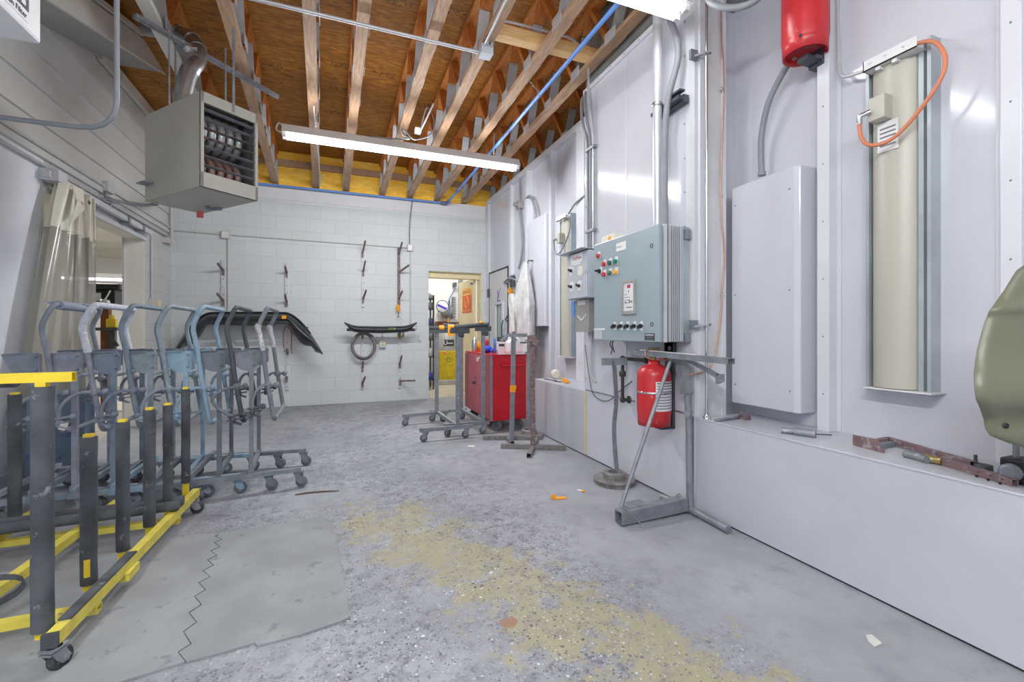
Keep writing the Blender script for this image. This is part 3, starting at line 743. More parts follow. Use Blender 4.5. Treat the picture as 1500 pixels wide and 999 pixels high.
for k, (y, zt, r, zb) in enumerate(posts):
    x = PX[k]
    m = MB(); m.hbar((x, y, .09), (x, y, zt + (.012 if k else .03)), .028, .028)
    p = build(m, 'post', M['yellow_bright'], root)
    m = MB(); zz = [zb + (zt - zb) * q / 12 for q in range(13)]
    m.tube([(x + .0008 * math.sin(q * 1.7 + k), y + .0008 * math.cos(q * 2.1), z) for q, z in enumerate(zz)], [r * (1 + .008 * math.sin(q * 2.3 + k)) for q in range(13)], 18)
    build(m, 'foam_sleeve', M['foam'], p)
    if k == 1:
        m = MB(); m.patch((x, y, 0), r + .001, .15, .22, -1.75, -1.05, 6); build(m, 'torn_patch', M['yellow_bright'], p, label='torn spot showing yellow steel')
for y, z0 in ((3.17, .135),):
    x = -1.57; m = MB(); m.hbar((x, y, .10), (x, y, .80), .028, .028); p = build(m, 'post', M['yellow_bright'], root)
    m = MB(); m.tube([(x, y, z0 + (.79 - z0) * q / 10) for q in range(11)], [.027 + .0003 * math.sin(q * 2) for q in range(11)], 18); build(m, 'foam_sleeve', M['foam'], p)
m = MB(); m.hbar((-1.30, 1.995, .966), (-.835, 1.995, .966), .03, .032); cap = build(m, 'top_bar', M['yellow_bright'], root)
m = MB(); m.tube([(-1.32, 2.03, .957), (-1.0, 2.03, .957)], .025, 14); build(m, 'foam_sleeve', M['foam'], cap)
m = MB(); pts = [(-1.25 + .115 * math.cos(t), 2.28 + .07 * math.cos(t) , .135 + .055 * math.sin(t)) for t in [2*PI*k/20 for k in range(20)]]
for a, b in zip(pts, pts[1:] + pts[:1]): m.bar(a, b, .05, .006, (.0, .0, 1))
build(m, 'strap_loop', M['foam'], root)
m = MB(); m.box(R1(1.93) - .022, R1(1.93) + .02, 1.915, 1.93, .082, .134); build(m, 'end_cap', M['steel_dark'], root)
for x, y, a in ((R1(1.94), 1.93, 1.2), (R1(3.34), 3.30, .3), (-1.575, 1.97, .4), (-1.552, 3.3, .4)):
    caster(root, x + .005, y, .086, .036, a, M['steel'], M['tyre'], .03)
for y in (2.45,): 
    m = MB(); m.box(R1(y) - .02, R1(y) + .03, y - .06, y + .05, .055, .088); build(m, 'bracket', M['yellow'], root)

# ================================================================== VINYL CURTAIN
root = T('vinyl_curtain', 'bunched curtain of cream and smoky clear vinyl with a blue grey skirt', 'curtain', (XL + .10, 4.9, 0))
def cur(s, z):
    f = (2.33 - z) / 2.33
    ya, yb_ = 4.60 - .52 * min(1, f * 1.5) ** .8, 5.06 + .03 * f
    y = ya + (yb_ - ya) * s
    amp = .035 + .02 * f
    x = XL + .10 + amp * math.sin(s * 4.2 * 2 * PI + .6 * math.sin(3 * f)) + .018 * math.sin(s * 11 * PI + 2 * f) 
    return V((x, y + .03 * math.sin(s * 9 * PI + f), z))
for nm, z0, z1, mt in (('cream_band', 1.92, 2.30, M['vinyl_cream']), ('clear_panel', .62, 1.94, M['vinyl_clear']), ('lower_skirt', .015, .64, M['vinyl_blue'])):
    m = MB(); m.grid(lambda u, v: cur(u, z0 + (z1 - z0) * v), 110, 14); build(m, nm, mt, root)
m = MB(); m.bar((XL + .06, 4.5, 2.33), (XL + .06, 6.60, 2.30), .04, .05); m.box(XL, XL + .12, 4.53, 4.66, 2.29, 2.38)
m.mi = 1
for y in (5.9, 6.3): m.box(XL + .02, XL + .09, y, y + .05, 2.26, 2.34)
build(m, 'curtain_rail', [M['column'], M['steel']], root)
m = MB()
m.add([cur(.13, 2.29) + V((.09, 0, 0)), cur(.40, 2.29) + V((.10, 0, 0)), cur(.42, 2.12) + V((.12, 0, 0)), cur(.10, 1.94) + V((.10, 0, 0)), cur(.10, 2.15) + V((.11, 0, 0))], [(0, 1, 2, 4), (4, 2, 3)])
build(m, 'folded_flap', M['vinyl_cream'], root, solid=.004)
m = MB(); m.lathe([(.016, 0), (.014, .006), (.004, .008)], cur(.30, 2.18) + V((.115, 0, 0)), (1, 0, 0), 12); build(m, 'eyelet', M['steel_dark'], root)

# ================================================================== UNIT HEATER AND FLUE
P0 = V((-.856, 3.657, 0)); a = math.radians(40); e1 = V((math.cos(a), math.sin(a), 0)); e2 = V((-math.sin(a), math.cos(a), 0)); ez = V((0, 0, 1))
HW, HD, z0, z1 = .405, .78, 2.12, 2.78
def hp(u, v, z): return P0 + e1 * u + e2 * v + ez * z
root = T('unit_heater', 'beige gas unit heater hung from the roof with open slatted front', 'heater', hp(.2, .39, z0))
def panel(m, o, ax, bx, th): m.prism([(0, 0), (1, 0), (1, 1), (0, 1)], o, ax, bx, th)
m = MB(); t = .004
panel(m, hp(0, 0, z0), e2 * HD, ez * (z1 - z0), e1 * t); panel(m, hp(HW - t, 0, z0), e2 * HD, ez * (z1 - z0), e1 * t)
panel(m, hp(0, HD - t, z0), e1 * HW, ez * (z1 - z0), e2 * t); panel(m, hp(0, 0, z0), e1 * HW, e2 * HD, ez * t); panel(m, hp(0, 0, z1 - t), e1 * HW, e2 * HD, ez * t)
fw, ft, fb = .022, .075, .105
panel(m, hp(0, 0, z0), e1 * HW, ez * fb, e2 * .02); panel(m, hp(0, 0, z1 - ft), e1 * HW, ez * ft, e2 * .02)
panel(m, hp(0, 0, z0), e1 * fw, ez * (z1 - z0), e2 * .02); panel(m, hp(HW - fw, 0, z0), e1 * fw, ez * (z1 - z0), e2 * .02)
build(m, 'cabinet', M['heater'], root, bevel=.003)
m = MB(); panel(m, hp(.02, HD * .62, z0 + .02), e1 * (HW - .04), ez * (z1 - z0 - .04), e2 * .01); panel(m, hp(HW - .022, .02, z0 + .05), e2 * .45, ez * (z1 - z0 - .1), e1 * .008); panel(m, hp(.012, .02, z0 + .05), e2 * .45, ez * (z1 - z0 - .1), e1 * .004)
panel(m, hp(.02, .02, z0 + .06), e1 * (HW - .05), e2 * .45, ez * .004)
build(m, 'liner', M['heater_in'], root)
zi0, zi1 = z0 + fb, z1 - ft
for k in range(7):
    z = zi0 + (zi1 - zi0) * (k + .75) / 7.4
    m = MB(); m.obox(hp(HW / 2, .012, z), e1 * (HW / 2 - fw), e2 * .014 + ez * -.004, ez * .0012 + e2 * .0003); build(m, 'louver', M['chrome'] if k in (3, 4) else M['steel'], root)
for k in range(5):
    u = .055 + k * .062; c = hp(u, .19, zi1 - .155)
    m = MB(); pts = [hp(u, .36, zi1 - .04)] + [c + e2 * (-.11 * math.sin(t)) + ez * (.115 * math.cos(t)) for t in [PI * q / 10 for q in range(11)]] + [hp(u, .40, zi1 - .31)]
    m.tube(pts, .027, 14); build(m, 'heat_exchanger_tube', M['tube_metal'], root)
    m = MB(); c = hp(u, .20, zi0 + .05)
    pts = [hp(u, .38, zi0 + .15)] + [c + e2 * (-.11 * math.sin(t)) + ez * (.09 * math.cos(t)) for t in [PI * q / 10 for q in range(8)]]
    m.tube(pts, .026, 14); build(m, 'heat_exchanger_tube', M['tube_rust'], root, label='scorched lower heat exchanger tube')
m = MB(); m.bar(hp(.22, -.003, z1 - .06), hp(.22, -.003, 3.34), .018, .003, e2); build(m, 'hanger_strap', M['steel'], root)
for u, v in ((.10, .55), (.33, .30), (-.0, .42)):
    m = MB(); m.cyl(hp(u, v, z1 - .002), hp(u, v, 3.34), .006, 8); build(m, 'hanger_rod', M['steel'], root)
m = MB(); m.bar(R(293, 306, 3.75), R(293, 319, 3.75), .05, .002, (0, 1, 0)); build(m, 'hanging_tag', M['pink_tag'], root)
m = MB(); m.cyl(hp(.30, .5, z0), hp(.30, .5, z0 - .02), .018, 10); m.cyl(hp(.30, .5, z0 - .02), hp(.36, .4, z0 - .02), .012, 8); m.obox(hp(-.03, .7, z0 + .12), e1 * .035, e2 * .06, ez * .004)
build(m, 'gas_fitting', M['steel'], root)
# strut rail under the trusses the heater hangs from
m = MB(); m.bar((-1.30, 3.89, 3.325), (-.50, 4.74, 3.325), .041, .03); m.bar((-1.30, 3.89, 3.306), (-.50, 4.74, 3.306), .018, .006)
single(m, 'strut_rail', M['steel'], 'grey metal strut rail below the trusses that the heater hangs from', 'rail')
# flue
c0 = V((-1.08, 4.12, z1))
pts = [c0, c0 + V((0, 0, .14))] + [R(276, 108, 3.46), R(287, 92, 3.50), R(290, 76, 3.55), R(284, 62, 3.62), R(272, 53, 3.66), R(255, 47, 3.70), R(238, 45, 3.74), R(215, 42, 3.80)]
sp = smooth_path(pts, 4)
root = T('flue_pipe', 'bent galvanised flue pipe rising from the heater top to the wall', 'flue', c0)
m = MB(); m.tube(sp, .060, 20); build(m, 'pipe', M['duct'], root)
for k in (4, 9, 13, 17, 21, 26):
    d = (sp[k + 1] - sp[k]).normalized(); m = MB(); m.tube([sp[k] - d * .012, sp[k] + d * .012], .064, 20); build(m, 'joint_collar', M['duct'], root)
for k, o in ((15, V((-.05, -.06, 0))), (1, V((.06, -.03, .08)))):
    m = MB(); m.sphere(sp[k] + o, .035, 10, 1, 1, .8); m.obox(sp[k] + o + V((.03, 0, .0)), (.03, 0, .01), (0, .02, 0), (0, 0, .006)); build(m, 'foil_patch', M['foil'], root)

# ================================================================== AIR FILTER BOX (top left)
root = T('air_filter_box', 'white hanging air filter box with a printed grey label', 'air filter', (-1.3, 1.4, 2.17))
m = MB(); m.box(-1.62, -1.0, .45, 2.17, 2.17, 2.72); build(m, 'housing', M['white'], root, bevel=.012)
m = MB(); m.box(-1.0, -.9985, 1.80, 2.09, 2.200, 2.36); lb = build(m, 'label_plate', M['label'], root)
m = MB(); m.box(-.9985, -.998, 1.80, 2.09, 2.238, 2.36); build(m, 'label_band', M['ink_dark'], lb, label='grey label band')
text('Collection Filter', 'lettering', .028, (-.9975, 2.078, 2.217), (0, 1, 0), (0, 0, 1), M['ink_dark'], lb, align='RIGHT')
m = MB()
for k in range(5): m.box(-.998, -.9975, 2.05 - k * .035, 2.072 - k * .035, 2.25, 2.268)
build(m, 'printed_mark', M['label'], lb)
for x, y in ((-1.5, .6), (-1.1, .6), (-1.5, 2.05), (-1.1, 2.05)):
    m = MB(); m.cyl((x, y, 2.70), (x, y, 3.44), .005, 6); build(m, 'hanger_rod', M['steel'], root)

# ================================================================== PIPES AND BOXES ON THE LEFT WALL
def conduit(name, pts, r, mt, label, cat='conduit', rad=.08, group=None, n=9):
    m = MB(); m.tube(bend(pts, rad), r, n); return single(m, name, mt, label, cat, group)
conduit('conduit', [(-1.0, 2.78, 3.40), (-1.0, 2.78, 2.105), (-1.46, 2.83, 2.12), (XL + .01, 2.9, 2.15)], .0115, M['flexgrey'], 'thick grey conduit dropping past the filter box and bending to the left wall', rad=.16)
for z, dx, e in ((2.53, .035, 7.46), (2.40, .028, 7.46)):
    conduit('conduit', [(XL + dx, FRONT + .1, z), (XL + dx, e, z)], .012, M['painted_pipe'], ('upper' if z > 2.45 else 'lower') + ' painted conduit running along the left wall over the opening')
conduit('conduit', [(XL + .05, 7.38, 3.0), (XL + .05, 7.38, 2.34)], .022, M['painted_pipe'], 'short white vertical pipe in the far left corner under the heater')
m = MB(); m.cyl((XL + .05, 7.38, 2.36), (XL + .05, 7.38, 2.30), .034, 12); m.cyl((XL + .05, 7.40, 2.33), (XL + .05, 7.20, 2.33), .026, 12); m.box(XL, XL + .08, 7.16, 7.22, 2.29, 2.36)
single(m, 'pipe_elbow', M['painted_pipe'], 'white pipe elbow in the far left corner', 'pipe fitting')
o = on_x(158, 275, XL + .04)
root = T('junction_box', 'painted square junction box with drooping wires on the left wall siding', 'junction box', o)
m = MB(); m.box(o.x - .04, o.x + .03, o.y - .07, o.y + .07, o.z - .05, o.z + .05); build(m, 'box', M['painted_pipe'], root, bevel=.006)
m = MB(); m.tube(smooth_path([o + V((0, -.04, -.04)), on_x(155, 288, XL + .05), on_x(163, 294, XL + .05), on_x(195, 297, XL + .05), on_x(215, 300, XL + .08), on_x(228, 296, XL + .15), hp(.02, .74, z0 + .03)], 6), .012, 7)
m.tube(smooth_path([on_x(140, 290, XL + .05), on_x(170, 293, XL + .05), on_x(205, 301, XL + .06), on_x(230, 300, XL + .12), hp(.05, .72, z0)], 6), .009, 7); build(m, 'wires', M['flexgrey'], root)
m = MB(); p = on_x(162, 300, XL + .04); m.cyl(p + V((0, 0, .04)), p + V((0, 0, -.07)), .014, 8); build(m, 'probe', M['steel'], root)
o = on_x(224, 444, XL + .03)
root = T('wall_outlet', 'small white outlet box on the left wall beside the opening', 'outlet', o)
m = MB(); m.box(XL, XL + .05, o.y - .05, o.y + .04, o.z - .06, o.z + .06); build(m, 'box', M['painted_pipe'], root, bevel=.004)
m = MB(); m.box(XL, XL + .07, o.y + .06, o.y + .15, o.z - .045, o.z + .045); build(m, 'plug', M['cream'], root, bevel=.006)
conduit('conduit', [(XL + .02, o.y - .005, 2.34), (XL + .02, o.y - .005, o.z + .05)], .012, M['painted_pipe'], 'white conduit dropping to the outlet beside the left opening')

# ================================================================== SIDE ROOM CONTENTS
b = R(158, 447, 6.3)
root = T('drill_press', 'black machine head with lid and white sticker beyond the left opening', 'machine', (b.x, b.y, 0))
m = MB(); m.box(b.x - .16, b.x + .13, b.y - .14, b.y + .16, b.z, b.z + .21); m.box(b.x - .12, b.x + .1, b.y - .1, b.y + .1, b.z - .02, b.z)
build(m, 'head', M['black'], root, bevel=.02)
m = MB(); m.box(b.x - .19, b.x + .20, b.y - .18, b.y + .19, b.z + .21, b.z + .29); build(m, 'lid', M['black'], root, bevel=.03)
m = MB(); m.box(b.x - .12, b.x - .02, b.y - .1415, b.y - .14, b.z + .05, b.z + .16); build(m, 'sticker', M['label'], root)
m = MB(); m.lathe([(.05, 0), (.05, .08), (.03, .09)], (b.x + .04, b.y - .14, b.z + .03), (0, -1, 0), 14); m.tube([(b.x + .04, b.y - .23, b.z + .03), (b.x + .10, b.y - .2, b.z + .19)], .01, 8); m.tube([(b.x + .06, b.y - .2, b.z + .0), (b.x + .26, b.y - .18, b.z - .01)], .012, 8)
build(m, 'feed_handle', M['chrome'], root)
m = MB(); m.box(b.x - .09, b.x + .0, b.y + .02, b.y + .12, -.002, b.z); build(m, 'column', M['wood_dark'], root)
q = R(157, 481, 6.3)
m = MB(); m.box(q.x - .14, q.x + .16, q.y - .15, q.y + .15, q.z - .03, q.z + .01); m.bar((q.x, q.y, q.z - .03), (q.x + .12, q.y, q.z - .25), .03, .03); m.box(q.x + .02, q.x + .09, q.y - .02, q.y + .05, -.002, q.z - .03); build(m, 'work_table', M['steel_dark'], root, label='dark shelf of the machine')
m = MB(); m.box(q.x + .02, q.x + .13, q.y - .1, q.y - .02, q.z + .01, q.z + .13); m.lathe([(.03, .13), (.03, .17), (.018, .19)], (q.x + .075, q.y - .06, q.z), n=12); single(m, 'oil_bottle', M['yellow_bright'], 'small yellow bottle on the machine shelf beyond the left opening', 'bottle', bevel=.008)
def fixture(loc, L, label, axis=(1, 0, 0), chains=(), group='fluorescent fixtures', on=True):
    c = V(loc); ax = V(axis); n = V((-ax.y, ax.x, 0))
    root = T('fluorescent_fixture', label, 'light fixture', c, group)
    m = MB(); m.prism([(-.075, .0), (-.035, .085), (.035, .085), (.075, .0), (.070, 0), (.033, .078), (-.033, .078), (-.070, 0)], c - ax * L / 2, n, (0, 0, 1), ax * L)
    m.obox(c + V((0, 0, .02)), ax * (L / 2 - .01), n * .028, (0, 0, .018))
    for s in (-1, 1): m.prism([(-.075, -.005), (-.035, .085), (.035, .085), (.075, -.005)], c + ax * s * (L / 2), n, (0, 0, 1), ax * .004)
    build(m, 'housing', M['fixture'], root)
    for s in (-1, 1):
        m = MB(); m.cyl(c - ax * (L / 2 - .04) + n * s * .042 + V((0, 0, -.018)), c + ax * (L / 2 - .04) + n * s * .042 + V((0, 0, -.018)), .017, 12); tb = build(m, 'tube', M['tube_on'], root)
        m = MB()
        for q in (-1, 1): m.obox(c + ax * q * (L / 2 - .02) + n * s * .042 + V((0, 0, -.012)), ax * .018, n * .014, (0, 0, .022))
        build(m, 'lamp_holder', M['white'], tb)
    for d, zt in chains:
        m = MB(); m.chain(c + ax * d + V((0, 0, .08)), c + ax * d + V((0, 0, zt - c.z))); build(m, 'hanging_chain', M['steel'], root)
    return root
p = R(158, 408, 8.0); fixture((p.x, p.y, p.z), 1.3, 'lit tube light seen through the left opening', group=None, chains=((-.5, 2.62), (.5, 2.62)))
# ================================================================== CONTROL CABINET
CX0, CY0, CY1, CZ0, CZ1 = 1.85, 2.243, 2.986, 1.055, 1.785
root = T('control_cabinet', 'large blue grey electrical control cabinet with coloured buttons on the booth wall', 'control cabinet', (1.95, 2.6, CZ0))
m = MB(); m.box(CX0 + .035, 2.045, CY0 + .004, CY1 - .004, CZ0 + .004, CZ1 - .004); build(m, 'body', M['cab_light'], root, bevel=.004)
m = MB(); m.box(CX0, CX0 + .028, CY0, CY1, CZ0, CZ1); door = build(m, 'door', M['cab'], root, bevel=.006)
m = MB(); m.box(CX0 + .034, CX0 + .058, CY0 - .008, CY0 + .003, CZ0, CZ1); 
for k in range(6): m.box(CX0 + .075 + k * .015, CX0 + .080 + k * .015, CY0 - .014, CY0 + .003, CZ0 + .004, CZ1 - .004)
m.box(CX0 + .068, CX0 + .073, CY0 - .014, CY0 + .003, CZ0 + .004, CZ1 - .004)
m.mi = 1; m.box(CX0 + .060, CX0 + .165, CY0 - .003, CY0 + .0035, CZ0 + .004, CZ1 - .004)
build(m, 'heat_sink', [M['alu'], M['steel_dark']], root)
for y in (CY0 + .01, CY1 - .05):
    m = MB(); m.box(2.045, XR - .001, y, y + .04, CZ0 + .0, CZ1); build(m, 'mounting_rail', M['chan'], root)
for z in (CZ0 + .03, CZ1 - .05):
    m = MB(); m.box(2.05, 2.09, CY0 - .012, CY0 + .01, z - .03, z + .03); build(m, 'bracket', M['steel'], root)
fx = CX0
def cp(px, py): return on_x(px, py, fx)
def disc(m, p, r, d, n=14, x0=0): m.lathe([(r, -x0), (r, d * .8), (r * .8, d)], p, (-1, 0, 0), n)
for px, py, mt, pl in ((877.7, 375, 'button_red', 1), (886, 387, 'button_red', 1), (894.5, 385, 'button_dgreen', 1), (903, 383, 'button_green', 1), (886, 402, 'button_red', 1), (894.5, 400, 'button_dgreen', 1), (903, 398.5, 'button_yellow', 1)):
    p = cp(px, py)
    m = MB(); m.box(fx - .002, fx, p.y - .017, p.y + .017, p.z - .018, p.z + .034); bz = build(m, 'button_plate', M['label'], door)
    m = MB(); disc(m, p, .0165, .022); build(m, 'button', M[mt], door)
p = cp(879, 397); m = MB(); m.box(fx - .002, fx, p.y - .03, p.y + .01, p.z - .02, p.z + .025); build(m, 'button_plate', M['label'], door)
m = MB(); disc(m, p, .017, .015); m.obox(p + V((-.028, 0, 0)), (.016, 0, 0), (0, .007, 0), (0, 0, .007)); build(m, 'selector_switch', M['black'], door)
for k, px in enumerate((901, 910.5, 920, 930, 940)):
    p = cp(px, 477.5); m = MB(); m.box(fx - .002, fx, p.y - .013, p.y + .013, p.z - .03, p.z + .03); build(m, 'button_plate', M['label'], door)
    m = MB(); disc(m, p, .014, .014); m.obox(p + V((-.02, .006, -.004)), (.008, .004, -.002), (0, .014, -.008), (0, .003, .006)); build(m, 'selector_switch', M['black'], door)
def plate(px0, py0, px1, py1, mt, nm='label_plate', o=.002, par=None):
    a, b = cp(px0, py0), cp(px1, py1); m = MB(); m.box(fx - o, fx, min(a.y, b.y), max(a.y, b.y), min(a.z, b.z), max(a.z, b.z)); return build(m, nm, M[mt], par or door), a, b
pl, a, b = plate(903, 357, 917, 365, 'label')
m = MB()
for k in range(8): m.box(fx - .0026, fx - .002, a.y - .008 - k * .0085, a.y - .003 - k * .0085, (a.z + b.z) / 2 - .004, (a.z + b.z) / 2 + .003)
build(m, 'printed_line', M['ink'], pl)
pl, a, b = plate(870, 481, 886, 483.5, 'label'); pl, a, b = plate(871, 484.5, 881, 496, 'label')
m = MB()
for k in range(6): m.box(fx - .0026, fx - .002, b.y + .005, a.y - .005, a.z - .008 - k * .009, a.z - .005 - k * .009)
build(m, 'printed_line', M['ink'], pl)
pl, a, b = plate(944.5, 488, 959, 499, 'ink_dark')
text('WARNING', 'lettering', .017, (fx - .0025, (a.y + b.y) / 2, a.z - .012), (0, -1, 0), (0, 0, 1), M['label'], pl)
m = MB()
for k in range(2):
    for q in range(7): m.box(fx - .0026, fx - .002, (a.y + b.y) / 2 - .034 + q * .010, (a.y + b.y) / 2 - .027 + q * .010, a.z - .030 - k * .015, a.z - .024 - k * .015)
build(m, 'printed_line', M['ink'], pl)
# touch panel
a, b = cp(912, 412.5), cp(932, 459)
y0, y1, zz0, zz1 = b.y, a.y, min(a.z, b.z) - .003, max(a.z, b.z) + .004
m = MB(); w = .018
for q in ((y0, y1, zz1 - w, zz1), (y0, y1, zz0, zz0 + w * 1.3), (y0, y0 + w, zz0 + w * 1.3, zz1 - w), (y1 - w, y1, zz0 + w * 1.3, zz1 - w)): m.box(fx - .012, fx, *q)
for z in (zz0 + .008, (zz0 + zz1) / 2, zz1 - .008):
    for y in (y0 + .008, y1 - .008): m.sphere((fx - .012, y, z), .004, 6)
pn = build(m, 'display_panel', M['stainless'], door)
m = MB(); m.box(fx - .004, fx, y0 + w, y1 - w, zz0 + w, zz1 - w); dp = build(m, 'display_face', M['label'], pn)
m = MB(); yc = (y0 + y1) / 2
m.box(fx - .005, fx - .004, yc - .018, yc + .018, zz1 - .055, zz1 - .033); build(m, 'display_window', M['ink_red'], pn)
m = MB()
for k in range(4): m.box(fx - .0048, fx - .004, yc + .045 - (.03, .055, .055, .05)[k], yc + .045, zz1 - .10 - k * .019, zz1 - .096 - k * .019)
for y, h in ((.035, .014), (-.008, .022), (-.03, .016)): m.box(fx - .0048, fx - .004, yc + y - .007, yc + y + .007, zz0 + .075, zz0 + .075 + h)
m.box(fx - .0048, fx - .004, yc - .035, yc + .03, zz0 + .043, zz0 + .05); m.box(fx - .0048, fx - .004, yc - .002, yc + .006, zz1 - .085, zz1 - .068)
build(m, 'printed_line', M['ink'], pn)
for px, py in ((954.5, 360), (955, 475)):
    p = cp(px, py); m = MB(); m.tube([p + V((-.001, .012 * math.cos(t), .012 * math.sin(t))) for t in [2*PI*k/14 for k in range(14)]], .0025, 5, closed=True); build(m, 'lock', M['ink_dark'], door)
p = cp(886, 497); m = MB(); m.tube(smooth_path([V((1.95, 2.9, CZ0)), V((1.94, 2.905, 1.02)), V((1.95, 2.89, .99)), V((1.945, 2.9, .95))]), .004, 6); m.tube(smooth_path([V((1.95, 2.87, CZ0)), V((1.94, 2.875, 1.03)), V((1.95, 2.88, 1.0)), V((1.95, 2.86, .965))]), .004, 6); build(m, 'loose_wire', M['dust_stick'], root)

# ------------------------------------------------------------------ switch box, pull box, carton
SX, SY0, SY1, SZ0, SZ1 = 1.915, 3.17, 3.515, 1.40, 1.79
root = T('switch_box', 'small grey box with three black switches left of the control cabinet', 'switch box', (2.0, 3.34, SZ0))
m = MB(); m.box(SX, XR - .001, SY0, SY1, SZ0, SZ1); build(m, 'body', M['switchbox'], root, bevel=.004)
m = MB(); m.box(SX - .012, SX, SY0 + .005, SY1 - .005, SZ0 + .005, SZ1 - .01); m.box(SX - .016, SX - .012, SY0 + .02, SY0 + .035, 1.60, 1.63); dr = build(m, 'door', M['switchbox'], root, bevel=.003)
m = MB(); m.prism([(-.07, .012), (-.07, .008), (.185, .0), (.185, .006)], (SX, SY0 - .01, SZ1), (1, 0, 0), (0, 0, 1), (0, SY1 - SY0 + .08, 0)); build(m, 'drip_hood', M['switchbox'], root)
fx = SX - .012
for px, py in ((837.5, 396.5), (837.5, 420), (849, 418.5)):
    p = on_x(px, py, fx); m = MB(); m.box(fx - .002, fx, p.y - .03, p.y + .03, p.z - .04, p.z + .04); sp_ = build(m, 'switch_plate', M['label'], dr)
    m = MB(); disc(m, p, .014, .014); m.obox(p + V((-.02, .008, .004)), (.008, 0, 0), (0, .014, .006), (0, -.003, .007)); build(m, 'selector_switch', M['black'], dr)
a, b = on_x(836.5, 371, fx), on_x(853, 381, fx); m = MB(); m.box(fx - .002, fx, b.y, a.y, b.z - .012, b.z + .066); m.box(fx - .002, fx, b.y + .03, a.y - .0, b.z - .030, b.z - .014); lp = build(m, 'logo_plate', M['label'], dr)
text('TruFlow', 'lettering', .045, (fx - .003, (a.y + b.y) / 2, b.z + .03), (0, -1, 0), (0, 0, 1), M['ink_red'], lp, shear=.35)
p = on_x(850, 396.5, fx); m = MB(); m.lathe([(.045, 0), (.045, .002)], p, (-1, 0, 0), 18); build(m, 'round_sticker', M['sign_yellow'] if False else M['paper'], dr)
root = T('pull_box', 'stainless steel box below the switch box with blue card at its side', 'electrical box', (2.03, 3.4, 1.115))
m = MB(); m.box(1.975, XR - .001, 3.27, 3.50, 1.118, 1.395); build(m, 'body', M['stainless'], root, bevel=.003)
m = MB(); m.obox((1.972, 3.385, 1.37), (.002, 0, 0), (0, .07, 0), (0, 0, .02)); build(m, 'paper_strip', M['label'], root)
m = MB(); m.prism([(3.46, 1.265), (3.385, 1.226), (3.31, 1.275), (3.31, 1.265), (3.385, 1.214), (3.46, 1.255)], (1.9745, 0, 0), (0, 1, 0), (0, 0, 1), (-.002, 0, 0)); build(m, 'folded_paper', M['label'], root)
m = MB(); m.obox((1.968, 3.52, 1.32), (.004, 0, 0), (0, .022, 0), (0, 0, .065)); build(m, 'blue_card', M['blue_pipe'], root)
m = MB(); m.box(1.935, 2.055, 2.995, 3.15, 1.765, 1.835) if False else m.box(1.94, 2.05, 2.86, 3.02, CZ1, CZ1 + .075)
m.mi = 1; m.box(1.938, 1.94, 2.89, 2.93, CZ1 + .02, CZ1 + .06)
single(m, 'carton', [M['paper'], M['tape_orange']], 'small white and orange carton lying on top of the control cabinet', 'box', bevel=.003)

# ------------------------------------------------------------------ conduits on the flush bay
conduit('conduit', [(1.985, 2.42, 3.9), (1.985, 2.42, CZ1)], .030, M['emt'], 'fat galvanised conduit rising straight up from the control cabinet', n=16)
m = MB()
for z in (2.62, 1.80): m.lathe([(.034, -.012), (.037, -.006), (.037, .006), (.034, .012)], (1.985, 2.42, z), n=16)
m.bar((1.985, 2.42, 2.62), (2.07, 2.42, 2.62), .015, .02); single(m, 'conduit_clamp', M['chrome'], 'strap clamps round the fat conduit above the control cabinet', 'clamp')
m = MB(); m.tube(smooth_path([V((1.99, 2.36, 3.5)), V((1.99, 2.355, 3.25)), V((2.03, 2.30, 3.02)), V((2.03, 2.28, 2.85)), V((2.0, 2.34, 2.6)), V((1.99, 2.355, 2.3)), V((1.985, 2.345, CZ1))], 8), .020, 12)
single(m, 'flexible_conduit', M['flexgrey'], 'wavy grey flexible conduit beside the fat one above the cabinet', 'conduit')
m = MB(); m.bar((2.03, 2.25, 2.60), (2.03, 2.52, 2.60), .041, .022); m.bar((2.07, 2.25, 2.60), (2.07, 2.52, 2.60), .041, .045); m.bar((2.03, 2.24, 2.64), (2.03, 2.36, 2.64), .041, .012)
single(m, 'strut_bracket', M['steel_dark'], 'dark channel bracket carrying the conduits above the control cabinet', 'bracket')
XF = XR - .02
pa = [(1.15, 3.44, 3.40), (1.19, 3.36, 3.56), (1.27, 3.36, 3.60), (1.9, 3.38, 3.62), (2.05, 3.40, 3.50), (2.055, 3.40, 3.15), (XF, 3.37, 2.85), (XF, 3.37, 1.80)]
conduit('conduit', pa, .010, M['emt'], 'thin bright conduit arching from the square ceiling box over to the switch box', rad=.09)
m = MB(); m.tube(smooth_path([V((2.35, 3.66, 3.30)), V((2.2, 3.60, 3.30)), V((2.08, 3.55, 3.22)), V((2.06, 3.52, 3.0)), V((2.09, 3.48, 2.8)), V((XF, 3.46, 2.5)), V((XF, 3.45, 2.1)), V((XF, 3.45, 1.80))], 6), .014, 9)
single(m, 'flexible_conduit', M['flexgrey'], 'grey flexible conduit, left one of the pair hooping over the booth edge', 'conduit')
m = MB(); m.tube(smooth_path([V((2.35, 3.60, 3.33)), V((2.2, 3.55, 3.34)), V((2.08, 3.50, 3.25)), V((2.06, 3.45, 3.0)), V((2.08, 3.42, 2.8)), V((XF, 3.41, 2.5)), V((XF, 3.41, 2.1)), V((XF, 3.41, 1.80))], 6), .013, 9)
single(m, 'flexible_conduit', M['flexgrey'], 'grey flexible conduit, right one of the pair hooping over the booth edge', 'conduit')
for i, z in enumerate((2.72, 2.0)):
    m = MB(); m.box(XF - .018, XR, 3.34, 3.48, z - .012, z + .012); single(m, 'conduit_clamp', M['steel'], ('upper' if i == 0 else 'lower') + ' clamp bar holding the three conduits above the switch box', 'clamp', bevel=.003)
